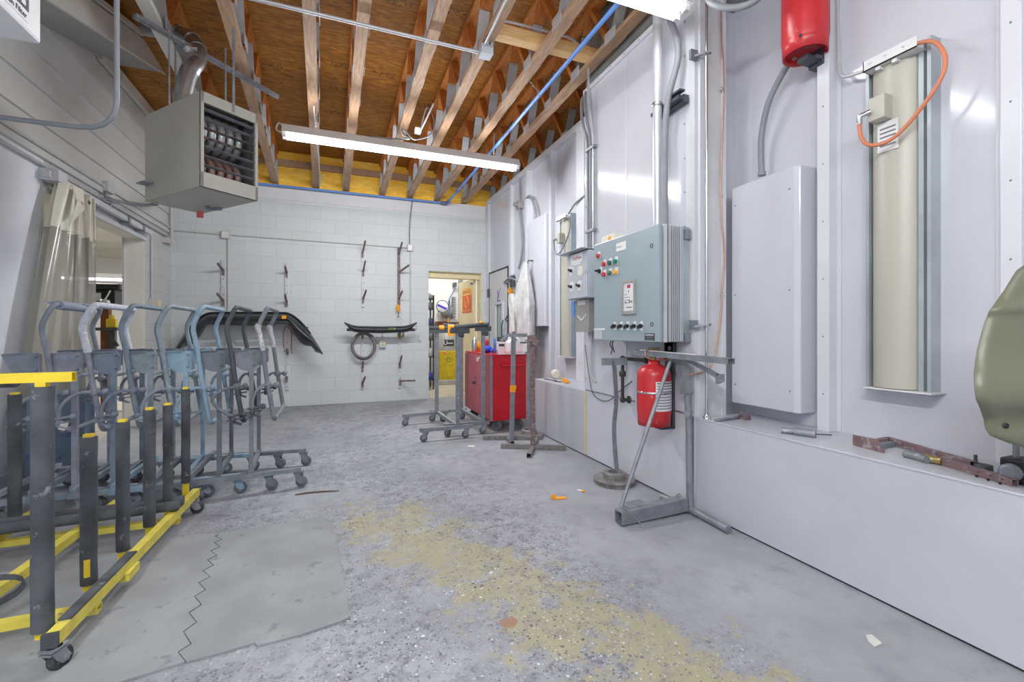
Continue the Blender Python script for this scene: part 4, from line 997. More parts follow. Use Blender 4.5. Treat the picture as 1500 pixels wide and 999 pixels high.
# rod and copper line on the column
p = on_y(1035, 606, 2.15)
root = T('tie_rod', 'thin bright vertical rod standing on the white ledge beside the column', 'rod', (p.x, 2.15, PH))
m = MB(); m.cyl((p.x, 2.15, PH), (p.x, 2.15, 3.6), .009, 10); build(m, 'rod', M['chrome'], root)
m = MB(); m.lathe([(.026, 0), (.022, .012), (.013, .02), (.013, .03)], (p.x, 2.15, PH), n=12); build(m, 'foot', M['chrome'], root)
for py in (75, 476):
    q = on_y(1028, py, 2.15); m = MB(); m.box(q.x - .045, q.x + .01, 2.19, 2.21, q.z - .03, q.z + .03); m.bar((q.x - .02, 2.2, q.z - .01), (q.x + .045, 2.14, q.z), .014, .014); m.cyl((q.x + .02, 2.15, q.z - .012), (q.x + .07, 2.15, q.z + .004), .008, 8); build(m, 'standoff', M['steel'], root)
yc = 2.185
m = MB(); m.tube(smooth_path([on_y(px, py, yc) for px, py in ((1056, 5), (1057, 60), (1060, 120), (1058, 200), (1056, 260), (1057, 320), (1061, 370), (1058, 420), (1056, 460), (1050, 505), (1042, 535), (1030, 545), (1005, 550))], 5), .0055, 7)
m.mi = 1
for px, py in ((1057, 130), (1057, 288), (1057, 432)): m.sphere(on_y(px, py, yc), .010, 8)
single(m, 'copper_line', [M['copper'], M['chrome']], 'thin copper line running down the grey white booth column', 'pipe')

# ------------------------------------------------------------------ flat white covers and tube lamps on the recessed panels
def cover(y0, y1, z0, z1, x0, label, hose):
    root = T('panel_cover', label, 'cover', ((x0 + XI) / 2, (y0 + y1) / 2, z0), 'flat white covers')
    m = MB(); b = .05
    m.prism([(XI, y0 - .005), (x0 + .012, y0), (x0, y0 + .03), (x0, y1), (XI, y1)], (0, 0, z0), (1, 0, 0), (0, 1, 0), (0, 0, z1 - z0)); build(m, 'cover', M['booth'], root, bevel=.006)
    m = MB()
    for z in (z0 + .12, (z0 + z1) / 2, z1 - .12):
        for y in (y0 + .055, y1 - .03): m.sphere((x0, y, z), .006, 6)
    build(m, 'screw', M['steel'], root)
    m = MB(); m.tube(hose, .017, 10); m.lathe([(.024, 0), (.024, .02)], hose[-1] - V((0, 0, .005)), n=10); build(m, 'hose', M['flexgrey'], root)
hz = [on_x(1165, 82, 2.40), on_x(1148, 105, 2.40), on_x(1126, 150, 2.41), on_x(1116, 195, 2.43), on_x(1115, 230, 2.44), on_x(1116, 256, 2.45)]
cover(1.735, 2.19, .665, 2.045, 2.385, 'large flat white cover on the near booth panel with hose at its top', smooth_path(hz, 5))
hz = [on_x(770, 292, 2.47), on_x(776, 287, 2.44), on_x(781, 296, 2.44), on_x(784, 308, 2.44), on_x(785, 320, 2.44)]
cover(4.99, 5.50, 1.19, 2.58, 2.40, 'smaller flat white cover on the far booth panel behind the coveralls', smooth_path(hz, 4))
def lamp(y0, y1, z0, z1, label, near):
    root = T('tube_lamp_housing', label, 'lamp housing', (XI - .05, (y0 + y1) / 2, z0), 'beige lamp housings')
    yc, hw = (y0 + y1) / 2, (y1 - y0) / 2
    ta, tb = y0 + .055, y1 - .025
    prof = [(XI, ta), (XI - .05, ta)] + [(XI - .05 - .05 * math.sin(PI * k / 30) ** .6, ta + (tb - ta) * k / 30) for k in range(1, 30)] + [(XI - .05, tb), (XI, tb)]
    m = MB(); m.prism(prof, (0, 0, z0 + .008), (1, 0, 0), (0, 1, 0), (0, 0, z1 - z0 - .05))
    o = build(m, 'housing', M['beige'], root, bevel=.004)
    for k, (a, b) in enumerate(((y0, ta - .004), (tb + .006, y1))):
        m = MB(); w = b - a
        m.box(XI - .075, XI, a, a + w * .28, z0 - .01, z1); m.box(XI - .04, XI, a + w * .28, a + w * .62, z0 - .01, z1); m.box(XI - .065, XI, a + w * .62, b, z0 - .01, z1); build(m, 'side_channel', M['chan'], root)
    m = MB(); m.box(XI - .13, XI - .02, ta - .03, tb, z1 - .05, z1 - .045); m.box(XI - .13, XI - .126, ta - .03, tb, z1 - .05, z1 - .0); m.box(XI - .13, XI - .02, tb - .004, tb, z1 - .05, z1)
    for y in (ta + .02, (ta + tb) / 2, tb - .03): m.sphere((XI - .131, y, z1 - .02), .007, 6)
    m.obox((XI - .11, ta + .06, z1 - .058), (.012, 0, 0), (0, .01, 0), (0, 0, .008)); m.obox((XI - .11, tb - .06, z1 - .058), (.012, 0, 0), (0, .01, 0), (0, 0, .008))
    build(m, 'top_bracket', M['fixture'], root)
    m = MB(); m.box(XI - .115, XI, y0 - .02, tb + .01, z0, z0 + .006); build(m, 'bottom_bracket', M['fixture'], root)
    bc = V((XI - .125, tb - .10 if not near else yc + .035, z1 - .26))
    m = MB(); m.obox(bc, (.035, 0, 0), (0, .035, 0), (0, 0, .055)); bx = build(m, 'terminal_box', M['beige'], root, bevel=.003)
    m = MB()
    m.tube([bc + V((-.04, .02, -.01)), bc + V((-.06, .055, -.02)), bc + V((-.055, .06, -.055))], .013, 9); build(m, 'cable_gland', M['chrome'], bx)
    m = MB(); s = 1
    st = bc + V((-.055, .06, -.055))
    path = smooth_path([st, st + V((0, -.01, -.07)), st + V((0, -.05, -.12)), V((XI - .16, yc - .02, bc.z - .175)), V((XI - .15, y0 + .04, bc.z - .12)), V((XI - .14, y0 - .055, bc.z)), V((XI - .13, y0 - .075, bc.z + .10)), V((XI - .12, y0 - .03, bc.z + .20)), V((XI - .11, y0 + .06, z1 - .02))], 6)
    m.tube(path, .009, 8); build(m, 'cord', M['orange_cord'] if near else M['flexgrey'], root)
    m = MB(); m.box(XI - .1035, XI - .10, yc - .025, yc + .06, bc.z - .20, bc.z - .06); lb = build(m, 'data_label', M['label'], root)
    m = MB()
    for k in range(5): m.box(XI - .1042, XI - .1035, yc - .015, yc + .05, bc.z - .095 - k * .02, bc.z - .087 - k * .02)
    build(m, 'printed_line', M['ink'], lb)
lamp(1.172, 1.440, .845, 2.43, 'tall beige lamp housing with an orange cord on the near booth panel', True)
lamp(4.42, 4.70, .83, 2.445, 'tall beige lamp housing on the far booth panel left of the switch box', False)
conduit('conduit', [(XI - .04, 1.60, 3.45), (XI - .04, 1.585, 2.52), (XI - .06, 1.555, 2.44), (XI - .06, 1.44, 2.42)], .009, M['emt'], 'thin conduit curving down to the top of the near lamp housing', rad=.06)
conduit('conduit', [(XI - .09, 4.45, 2.44), (XI - .09, 4.3, 2.52), (XI - .06, 4.0, 2.58)], .010, M['flexgrey'], 'short cable from the far lamp housing towards the bay', rad=.05)
m = MB(); m.tube(smooth_path([R(1030, -14, 2.6), R(1042, 4, 2.55), R(1062, 11, 2.5), R(1085, 10, 2.45), R(1105, 2, 2.4), R(1120, -12, 2.4)], 6), .018, 10)
single(m, 'flexible_conduit', M['flexgrey'], 'grey hose arcing across the top of the booth column', 'hose')
# far end: wall box, conduit, control station
root = T('safety_switch', 'grey switch box with conduit high on the far booth panel', 'switch box', on_x(761, 300, XI - .05))
m = MB(); p = on_x(761, 300, XI - .05); m.box(XI - .08, XI, p.y - .05, p.y + .08, p.z - .055, p.z + .055); m.cyl((XI - .08, p.y + .0, p.z), (XI - .14, p.y, p.z), .03, 10); build(m, 'box', M['stainless'], root, bevel=.006)
m = MB(); m.tube(bend([V((XI - .04, p.y + .01, p.z + .05)), V((XI - .04, p.y + .01, p.z + .5)), V((XI - .04, p.y + .04, 3.36))], .05), .012, 8); m.tube(smooth_path([V((XI - .05, p.y, p.z - .05)), on_x(765, 350, XI - .05), on_x(764, 375, XI - .05), on_x(760, 394, XI - .05)], 6), .016, 9); build(m, 'conduit', M['flexgrey'], root)
p = on_x(756, 415, XI - .04); root = T('control_station', 'grey push button station on the booth beside the coveralls', 'control box', p)
m = MB(); m.box(XI - .09, XI, p.y - .14, p.y + .17, p.z - .15, p.z + .14); build(m, 'box', M['switchbox'], root, bevel=.01)
m = MB(); m.lathe([(.03, 0), (.03, .02), (.02, .025)], (XI - .09, p.y + .10, p.z + .05), (-1, 0, 0), 16); m.bar((XI - .12, p.y, p.z + .10), (XI - .12, p.y, p.z - .06), .05, .03, (1, 0, 0)); m.bar((XI - .12, p.y - .09, p.z + .10), (XI - .12, p.y - .09, p.z - .06), .05, .03, (1, 0, 0)); build(m, 'switch', M['steel_dark'], root)
m = MB(); m.obox((XI - .11, p.y + .05, p.z - .12), (.02, 0, 0), (0, .06, .03), (0, -.02, .03)); build(m, 'orange_tag', M['tape_orange'], root)
p = on_x(752, 468, XI - .05); m = MB(); m.obox(p, (.05, 0, 0), (0, .05, 0), (0, 0, .11)); m.mi = 1; m.tube([p + V((-.06, .05, -.05)), p + V((-.1, .07, .0)), p + V((-.06, .05, .08))], .012, 7)
single(m, 'door_latch', [M['steel'], M['steel_dark']], 'dark latch unit on the booth panel between door and coveralls', 'latch', bevel=.005)
p = on_x(780, 436, 2.40); root = T('hook_bracket', 'grey steel hook bracket with looped cable beside the white coveralls', 'bracket', p)
m = MB(); m.box(2.30, 2.40, p.y - .09, p.y + .06, p.z - .10, p.z + .09); build(m, 'bracket', M['steel'], root, bevel=.004)
m = MB(); m.box(2.292, 2.30, p.y - .02, p.y + .05, p.z - .06, p.z + .05); build(m, 'black_clip', M['black'], root)
m = MB(); m.tube(smooth_path([V((2.3, p.y - .02, p.z + .08)), V((2.26, p.y + .1, p.z + .2)), V((2.2, p.y + .3, p.z + .28)), V((2.2, p.y + .5, p.z + .25))], 5), .012, 7); m.tube(smooth_path([V((2.36, p.y - .05, p.z - .1)), V((2.36, p.y - .06, p.z - .35)), V((2.36, p.y - .04, p.z - .6))], 5), .014, 7); build(m, 'cable', M['flexgrey'], root)
# white coveralls hanging
top = on_x(777, 384, 2.36)
root = T('coveralls', 'white coveralls hanging in folds on the far booth panel', 'coveralls', (2.3, 5.5, .95))
def cov(u, v):                                   # u round the garment, v down it
    an = u * 2 * PI; h = 1.12 * v
    w = (.02 + .22 * min(1, v * 1.9) ** .8 + .05 * v); dpt = .03 + .09 * min(1, v * 2)
    y = top.y + .02 + .10 * min(1, v * 1.6) + w * math.cos(an); x = 2.30 - dpt * math.sin(an)
    f = (.05 * abs(math.sin(4 * an + .5 * v + .4)) ** .6 - .03) * min(1, v * 2.5) + (.022 * abs(math.sin(7.5 * an - 2 * v)) ** .7 - .01) * min(1, v * 2) + .006 * math.sin(5 * an + 17 * v)
    return V((x + f, y + f * .6, top.z - h - .05 * v * math.sin(3 * an + 1)))
m = MB(); m.grid(cov, 90, 40); build(m, 'body', M['cloth'], root)
def slv(u, v):
    an = u * 2 * PI; r = .07 - .02 * v
    return V((2.19 - .03 * v + r * .6 * math.sin(an) + .010 * math.sin(4 * an + 9 * v), top.y + .22 - .10 * v + r * math.cos(an), top.z - .40 - .50 * v))
m = MB(); m.grid(slv, 24, 20); build(m, 'sleeve', M['cloth'], root)
m = MB(); m.tube([(2.40, top.y, top.z + .02), (2.33, top.y, top.z + .02), (2.32, top.y, top.z - .02)], .010, 7); single(m, 'wall_hook', M['steel_dark'], 'small hook the white coveralls hang from', 'hook')

# ------------------------------------------------------------------ fire suppression tanks
def tank(c, r, z0, h, label, extra):
    root = T('suppression_tank', label, 'gas cylinder', (c[0], c[1], z0), 'red suppression tanks')
    x, y = c
    prof = [(r * .80, .02), (r * .90, 0), (r * .95, 0), (r * .96, .055), (r * .97, .07), (r, .085), (r, h * .80), (r * .985, h * .84), (r * .9, h * .91), (r * .7, h * .96), (r * .42, h * .985), (.04, h), (.035, h + .03), (.0, h + .03)]
    m = MB(); m.lathe([(0, .05), (r * .78, .035)] + prof, (x, y, z0), n=36); build(m, 'shell', M['tank_red'], root)
    m = MB(); m.box(x + r + .004, x + r + .022, y - .05, y + .03, z0 - .03, z0 + h + .14); m.box(x + .02, x + r + .02, y - .05, y + .03, z0 - .03, z0 - .012); m.box(x + r + .004, XR if x < 2.1 else XI, y - .06, y + .04, z0 + h + .02, z0 + h + .14)
    if x > 2.1: m.bar((x - .02, y, z0 - .02), (x + r, y, z0 - .02), .06, .03); m.box(x + r * .6, x + r + .02, y - .05, y + .03, z0 - .05, z0 + .05)
    m.mi = 0; build(m, 'wall_bracket', M['steel_dark'], root, bevel=.003)
    return root, x, y
root, x, y = tank((1.965, 2.43), .110, .508, .40, 'red suppression tank with white label below the control cabinet', True)
m = MB()
for k in range(3): m.lathe([(.016, 0), (.016, .006)], (x + .115, y - .02, .90 + k * .055), (-1, 0, 0), 10)
build(m, 'bolt', M['steel'], root)
m = MB(); m.patch((x, y, 0), .1112, .61, .80, -2.15, -.75, 14); lb = build(m, 'label_sheet', M['label'], root)
m = MB()
for k in range(9): m.patch((x, y, 0), .1118, .625 + k * .018, .631 + k * .018, -2.08, -.85, 10)
m.patch((x, y, 0), .1118, .785, .793, -2.08, -.85, 10); build(m, 'printed_line', M['ink'], lb)
m = MB(); zb = .725; m.lathe([(.1125, -.006), (.114, -.004), (.114, .004), (.1125, .006)], (x, y, zb), n=32); m.bar((x + .10, y - .03, zb), (x + .13, y, zb), .012, .012); build(m, 'strap', M['chrome'], root)
m = MB(); m.lathe([(.030, .0), (.030, .025), (.018, .03), (.018, .05)], (x, y, .935), n=14); m.box(x - .035, x + .035, y - .02, y + .02, .975, 1.015); v_ = build(m, 'valve', M['brass'], root, bevel=.003)
m = MB(); m.lathe([(.024, 0), (.028, .006), (.028, .016), (.024, .02)], (x + .012, y - .03, .955), (0, -1, 0), 18); m.mi = 1; m.lathe([(.022, .0201), (.0, .0202)], (x + .012, y - .03, .955), (0, -1, 0), 18); build(m, 'gauge', [M['chrome'], M['pink_tag']], v_)
m = MB(); m.tube(smooth_path([V((x - .03, y, 1.0)), V((x - .075, y - .01, .99)), V((x - .07, y - .02, .95)), V((x + .02, y - .05, .935)), V((x + .12, y - .07, .945))], 6), .005, 7); build(m, 'copper_tube', M['copper'], root)
root, x, y = tank((2.37, 1.69), .112, 2.615, .50, 'red suppression tank high on the near booth panel, seen from below', True)
m = MB(); m.sphere((x - .12, y - .06, 2.66), .009, 8); build(m, 'drain_hole', M['ink_dark'], root)

# gas pipe on the wall
root = T('gas_pipe', 'black iron gas pipe with union beside the lower red tank', 'pipe', (2.05, 2.66, .50))
pz = on_x(912, 525, 2.04).z; py_ = on_x(912, 600, 2.04).y; py2 = on_x(955, 530, 2.04).y
m = MB(); m.tube(bend([(2.04, py2, pz), (2.04, py_, pz), (2.04, py_, .60), (XR, py_, .60)], .03), .013, 10); build(m, 'pipe', M['black_pipe'], root)
m = MB()
for z in (.60, pz):
    m = MB(); m.sphere((2.04, py_, z), .022, 10); build(m, 'elbow', M['black_pipe'], root)
m = MB(); m.lathe([(.02, -.022), (.026, -.012), (.026, .012), (.02, .022)], (2.04, py_, .80), n=8); build(m, 'union', M['black_pipe'], root)
m = MB(); m.lathe([(.018, -.02), (.022, -.01), (.022, .01), (.018, .02)], (2.04, py2 + .06, pz), (0, 1, 0), 10); build(m, 'coupling', M['black_pipe'], root)
m = MB(); m.lathe([(.03, -.004), (.03, 0)], (XR, py_, .60), (1, 0, 0), 14)
build(m, 'flange', M['black_pipe'], root)
y = on_x(866, 560, XF).y
conduit('conduit', [(XF, y, 1.115), (XF, y, .735), (XF + .01, y - .045, .70), (XR, y - .06, .69)], .010, M['emt'], 'conduit dropping from the steel box to an elbow low on the bay', rad=.03)
m = MB(); m.tube(smooth_path([on_x(px, py, XR - .012) for px, py in ((857, 505), (862, 545), (868, 575), (880, 586), (893, 586), (905, 575), (926, 558))], 5), .0035, 6)
single(m, 'loose_cable', M['steel_dark'], 'thin dark cable sagging in a curve across the white bay', 'cable')
m = MB(); m.tube(smooth_path([on_x(px, py, XR - .014) for px, py in ((858, 571), (880, 576), (905, 582), (930, 588))], 5), .0035, 6)
single(m, 'loose_cable', M['steel_dark'], 'thin dark cable running nearly level behind the black gas pipe', 'cable')
m = MB(); m.tube(smooth_path([on_x(px, py, XR - .012) for px, py in ((982, 600), (1000, 604), (1010, 608))], 5), .003, 6)
single(m, 'loose_cable', M['steel_dark'], 'short thin cable right of the lower red tank', 'cable')
# ================================================================== STANDS ON THE FLOOR
# A-frame stand in front of the bay
root = T('panel_stand', 'grey A-shaped steel stand with a long top bar in front of the control cabinet', 'stand', (1.95, 2.2, 0))
m = MB(); m.bar((1.915, 2.56, .995), (1.985, 1.825, .975), .05, .004); m.bar((1.893, 2.56, .98), (1.963, 1.825, .960), .004, .032); m.bar((1.94, 2.56, .98), (2.01, 1.825, .96), .004, .032)
m.mi = 1; m.bar((1.915, 2.5, .999), (1.96, 2.05, .986), .03, .004)
build(m, 'top_bar', [M['steel'], M['label']], root)
tp, md, bt = V((2.0, 2.225, .965)), V((2.035, 2.205, .74)), V((2.05, 2.19, .03))
m = MB(); m.hbar(tp, tp.lerp(md, 1.0), .055, .055, .004, (0, 1, 0)); build(m, 'post_sleeve', M['steel'], root)
m = MB(); m.tube(smooth_path([md - V((0, 0, -.05)), V((2.045, 2.2, .55)), V((2.043, 2.195, .30)), bt], 5), .020, 12); build(m, 'post', M['steel'], root)
m = MB(); m.lathe([(.010, -.03), (.010, .035)], (2.04, 2.19, .62), (-1, -.6, 0), 8); m.lathe([(.02, .035), (.02, .055)], (2.04, 2.19, .62), (-1, -.6, 0), 8); build(m, 'clamp_bolt', M['steel'], root)
m = MB(); m.tube([(1.97, 2.27, .955), (1.555, 2.215, .10)], .012, 10); m.lathe([(.02, -.01), (.02, .012)], (1.97, 2.26, .95), (-.3, -1, 0), 10); build(m, 'brace', M['steel'], root)
m = MB(); m.hbar((1.53, 2.205, .045), (2.02, 2.215, .055), .07, .075, .005); m.bar((1.60, 2.245, .086), (1.75, 2.25, .088), .09, .004); m.tube([(1.545, 2.18, .11), (1.60, 2.165, .06), (1.64, 2.12, .006)], .003, 6); m.tube(smooth_path([(1.955, 2.18, .06), (1.95, 2.17, .11), (1.97, 2.2, .125), (1.985, 2.24, .10)], 5), .004, 6); build(m, 'base_beam', M['steel'], root)
m = MB(); m.tube([(2.02, 2.42, .024), (2.045, 2.2, .024), (2.03, 1.885, .024)], .022, 12); build(m, 'foot_pipe', M['steel'], root)
m = MB(); m.hbar((2.0, 2.17, .955), (2.015, 1.945, .87), .028, .022, .003); m.obox((2.016, 1.93, .855), (.014, 0, 0), (0, .02, -.008), (0, .001, .022)); build(m, 'side_arm', M['steel'], root)

# brake disc stands
def rotor(m, x, y):
    m0 = m; m = MB()
    m.lathe([(.045, .032), (.045, .065), (.075, .065), (.082, .06), (.085, .030), (.150, .030), (.153, .027), (.153, .020)], (x, y, 0), n=40, smooth=False)
    m.lathe([(.050, .002), (.150, .0), (.153, .003), (.153, .010)], (x, y, 0), n=40, smooth=False); m.lathe([(.142, .009), (.142, .021)], (x, y, 0), n=40)
    for k in range(40):
        an = 2 * PI * k / 40; d = V((math.cos(an), math.sin(an), 0)); n = V((-d.y, d.x, 0)); m.obox(V((x, y, .015)) + d * .146, d * .007, n * .004, (0, 0, .0052))
    for k in range(5):
        an = 2 * PI * k / 5; m.lathe([(.007, .064), (.007, .068)], (x + .06 * math.cos(an), y + .06 * math.sin(an), 0), n=8)
    m0.add([(a, b, c * 1.25) for a, b, c in m.v], m.f); m0.s[-len(m.f):] = m.s
bx, by = 1.935, 2.84
root = T('brake_disc_stand', 'bent steel post stand welded onto a brake disc, beside the lower red tank', 'stand', (bx, by, 0))
m = MB(); rotor(m, bx, by); build(m, 'brake_disc', M['disc'], root)
pts = [R(904, 692, 3.36), R(901, 660, 3.36), R(899.5, 625, 3.36), R(902.5, 590, 3.36), R(901.5, 560, 3.36), R(899, 528, 3.36)]
m = MB(); sp = smooth_path(pts, 4)
for a, b in zip(sp[:-1], sp[1:]): m.bar(a, b + (b - a) * .12, .034, .008, (0, 1, 0))
m.obox(pts[0] + V((0, -.01, .0)), (.02, 0, 0), (0, .025, -.012), (0, .004, .01))
build(m, 'post', M['steel'], root)
m = MB(); e = pts[-1]; m.bar(R(881, 530, 3.36), R(919, 529.5, 3.36), .004, .055); m.bar(R(881, 525.5, 3.38), R(919, 525, 3.38), .05, .004); m.bar(R(919, 529, 3.37) , R(919, 529, 3.37) + V((0, .06, 0)), .004, .05); build(m, 'top_bracket', M['steel'], root)

bx, by = 1.925, 4.40
root = T('brake_disc_stand', 'straight pole stand on a brake disc at the corner of the red cabinet', 'stand', (bx, by, 0))
m = MB(); rotor(m, bx, by); build(m, 'brake_disc', M['disc'], root)
m = MB(); m.tube([(bx, by, .03), (bx - .005, by, .99)], .016, 10); build(m, 'post', M['steel'], root)
m = MB(); m.bar((bx - .10, by - .02, 1.005), (bx + .07, by + .02, 1.005), .035, .02); m.bar((bx - .06, by - .04, 1.03), (bx + .03, by - .05, 1.03), .03, .015); build(m, 'top_bracket', M['steel'], root)

# cross-foot stands beside the red cabinet
root = T('panel_stand', 'square tube stand with orange tape on its post in front of the red cabinet', 'stand', (1.63, 4.2, 0))
m = MB(); m.hbar((1.43, 4.46, .022), (2.0, 4.235, .022), .04, .04); build(m, 'foot_bar', M['disc'], root)
m = MB(); m.hbar((1.66, 4.34, .022), (1.625, 4.12, .022), .04, .04); build(m, 'foot_bar', M['disc'], root)
m = MB(); m.hbar((1.632, 4.16, .04), (1.665, 4.19, 1.07), .036, .036, up=(0, 1, 0)); build(m, 'post', M['steel'], root)
m = MB(); m.box(1.628, 1.670, 4.150, 4.195, .52, .575); m.obox((1.645, 4.15, .57), (.03, 0, 0), (0, .004, 0), (0, 0, .018)); build(m, 'tape_wrap', M['tape_orange'], root)
m = MB(); m.bar((1.60, 4.20, 1.085), (1.80, 4.17, 1.085), .035, .035); m.bar((1.60, 4.2, 1.085), (1.54, 4.22, 1.03), .03, .03); m.bar((1.665, 4.19, 1.06), (1.69, 4.19, 1.03), .03, .03); build(m, 'top_bracket', M['steel'], root)
root = T('panel_stand', 'rusty square tube stand on a long cross foot right of the red cabinet', 'stand', (1.765, 3.95, 0))
m = MB(); m.hbar((1.49, 4.075, .022), (2.035, 3.78, .022), .04, .04); build(m, 'foot_bar', M['disc'], root)
m = MB(); m.hbar((1.60, 3.66, .022), (1.92, 4.2, .022), .04, .04); build(m, 'foot_bar', M['disc'], root)
m = MB(); m.hbar((1.765, 3.94, .04), (1.765, 3.955, 1.04), .038, .038, up=(0, 1, 0)); build(m, 'post', M['rusty'], root)
m = MB(); m.bar((1.72, 3.97, 1.05), (1.80, 3.93, 1.05), .04, .05); m.bar((1.77, 3.93, 1.03), (1.81, 3.9, 1.0), .05, .05); m.bar((1.72, 3.965, 1.08), (1.79, 3.94, 1.085), .05, .012); build(m, 'top_bracket', M['rusty'], root)

# goal-post stands on casters
def goal(label, posts, rails, cross, tops, cast, mt):
    root = T('caster_stand', label, 'stand', (posts[0][0], posts[0][1], 0), 'goal post stands on casters')
    for x, y, z in posts:
        m = MB(); m.hbar((x, y, .12), (x, y, z), .038, .038, up=(0, 1, 0)); build(m, 'post', mt, root)
    for a, b in rails: m = MB(); m.hbar(a, b, .038, .038); build(m, 'side_rail', mt, root)
    for a, b in cross: m = MB(); m.bar(a, b, .036, .036); build(m, 'cross_rail', mt, root)
    for x, y, ang in cast: caster(root, x, y, .105, .038, ang, M['steel'], M['rubber'])
    return root
r1 = goal('left goal post stand on casters with orange tape on its top bars', [(1.175, 5.53, 1.11), (1.20, 4.60, 1.11)],
     [((.80, 4.59, .122), (1.36, 4.60, .122)), ((.75, 5.45, .122), (1.32, 5.53, .122))], [((1.175, 5.5, .13), (1.2, 4.62, .13))], None,
     [(.86, 4.59, 2.6), (1.30, 4.60, 2.9), (.80, 5.455, 2.8), (1.27, 5.52, 2.5)], M['steel'])
m = MB(); m.bar((1.08, 5.53, 1.125), (1.42, 5.50, 1.13), .06, .045); tb = build(m, 'top_bar', M['steel_dark'], r1)
m = MB(); m.tube([(1.08, 5.53, 1.165), (1.44, 5.50, 1.165)], .028, 10); build(m, 'foam_sleeve', M['foam'], tb)
m = MB(); m.tube([(1.20, 5.52, 1.165), (1.26, 5.515, 1.165)], .036, 10); m.obox((1.34, 5.47, 1.14), (.04, 0, 0), (0, .01, .01), (0, 0, .06)); m.obox((1.39, 5.48, 1.19), (.03, 0, .02), (0, .03, 0), (0, 0, .006)); build(m, 'tape_wrap', M['tape_orange'], tb)
m = MB(); m.bar((1.12, 4.60, 1.125), (1.32, 4.60, 1.125), .06, .045); m.mi = 1; m.bar((1.13, 4.60, 1.155), (1.30, 4.60, 1.155), .05, .02); m.mi = 0; m.cyl((1.20, 4.60, 1.09), (1.26, 4.6, 1.09), .03, 8); build(m, 'top_bar', [M['steel_dark'], M['foam']], r1)
r2 = goal('right goal post stand on casters with a scuffed foam bar across its top', [(1.50, 5.58, 1.13), (1.515, 4.72, 1.13)],
     [((1.08, 4.71, .122), (1.585, 4.72, .122)), ((1.10, 5.60, .122), (1.57, 5.585, .122))], [((1.50, 5.55, .13), (1.515, 4.74, .13))], None,
     [(1.13, 4.71, 2.2), (1.53, 4.72, 2.8), (1.15, 5.595, 2.6), (1.53, 5.585, 2.4)], M['steel'])
m = MB(); m.bar((1.43, 4.72, 1.15), (1.60, 4.72, 1.15), .06, .045); m.cyl((1.5, 4.72, 1.1), (1.57, 4.71, 1.1), .025, 8); m.sphere((1.585, 4.72, 1.165), .03, 8); build(m, 'top_bar', M['steel_dark'], r2)
m = MB(); m.tube([(1.26, 4.95, 1.172), (1.35, 4.86, 1.18), (1.58, 4.72, 1.20)], .026, 10); fb = build(m, 'foam_sleeve', M['foam'], r2)
m = MB(); m.sphere((1.50, 4.745, 1.222), .022, 8, 1.2, 1, .7); build(m, 'tape_wrap', M['tape_orange'], fb)
m = MB(); m.bar((1.42, 5.58, 1.15), (1.6, 5.58, 1.15), .06, .045); build(m, 'top_bar', M['steel_dark'], r2)

# ================================================================== RED CABINET ON WHEELS
x0, x1, y0, y1, z0, z1 = 1.62, 2.04, 4.74, 5.80, .125, .855
root = T('tool_cabinet', 'red steel cabinet on large casters with bottles standing on top', 'cabinet', ((x0 + x1) / 2, (y0 + y1) / 2, 0))
m = MB(); m.box(x0, x1, y0, y1, z0, z1); build(m, 'body', M['cart_red'], root, bevel=.006)
m = MB(); m.box(x0 - .004, x1 + .004, y0 - .004, y1 + .004, z1, z1 + .012); build(m, 'top', M['cart_red'], root, bevel=.004)
ys = (y0 + .045, 5.0, 5.36, y1 - .01)
m = MB(); m.box(x0 - .006, x0, ys[0], ys[1] - .004, z0 + .01, z1 - .01); m.mi = 1; m.box(x0 - .012, x0 + .01, y0 - .006, y0 + .02, z0, z1); build(m, 'corner_post', [M['cart_side'], M['steel']], root)
for k in (1, 2):
    m = MB(); m.box(x0 - .014, x0, ys[k] + .003, ys[k + 1] - .003, z0 + .012, z1 - .012); dr = build(m, 'door', M['cart_side'], root, bevel=.003)
    if k == 1:
        m = MB(); m.lathe([(.012, 0), (.012, .02), (.02, .025), (.02, .04)], (x0 - .014, 5.30, .50), (-1, 0, 0), 12); m.lathe([(.01, 0), (.01, .012)], (x0 - .014, 5.30, .56), (-1, 0, 0), 10); build(m, 'knob', M['steel_dark'], dr)
        m = MB(); m.box(x0 - .0155, x0 - .014, 5.20, 5.26, .76, .81); m.prism([(0, 0), (.09, .0), (.075, -.04), (.03, -.01)], (x0 - .0155, 5.10, .82), (0, 1, 0), (0, 0, 1), (.0015, 0, 0)); build(m, 'sticker', M['label'], dr)
m = MB(); m.tube(bend([(x0 + .12, y0, .74), (x0 + .12, y0 - .045, .74), (x1 - .03, y0 - .045, .74), (x1 - .03, y0, .74)], .015, 4), .009, 8); m.tube(bend([(x0 + .12, y0, .80), (x0 + .12, y0 - .03, .74)], .015, 4), .007, 8); build(m, 'handle', M['cart_red'], root)
m = MB(); m.bar((x0 + .07, y0 - .01, z1 + .018), (x1 - .02, y0 - .012, z1 + .016), .012, .014); build(m, 'edge_strip', M['label'], root, label='white strip on the front top edge')
m = MB()
for q in range(4):
    for zz in (.3, .45, .62): m.sphere((x0 + .08 + q * .1, y0 - .001, zz + .02 * (q % 2)), .004, 6)
build(m, 'rivet', M['pink_tag'], root)
for x, y in ((x0 + .07, y0 + .08), (x1 - .09, y0 + .08), (x0 + .07, y1 - .1), (x1 - .09, y1 - .1)): caster(root, x, y, z0, .058, -.3, M['steel_dark'], M['rubber'], .035)
TZ = z1 + .012
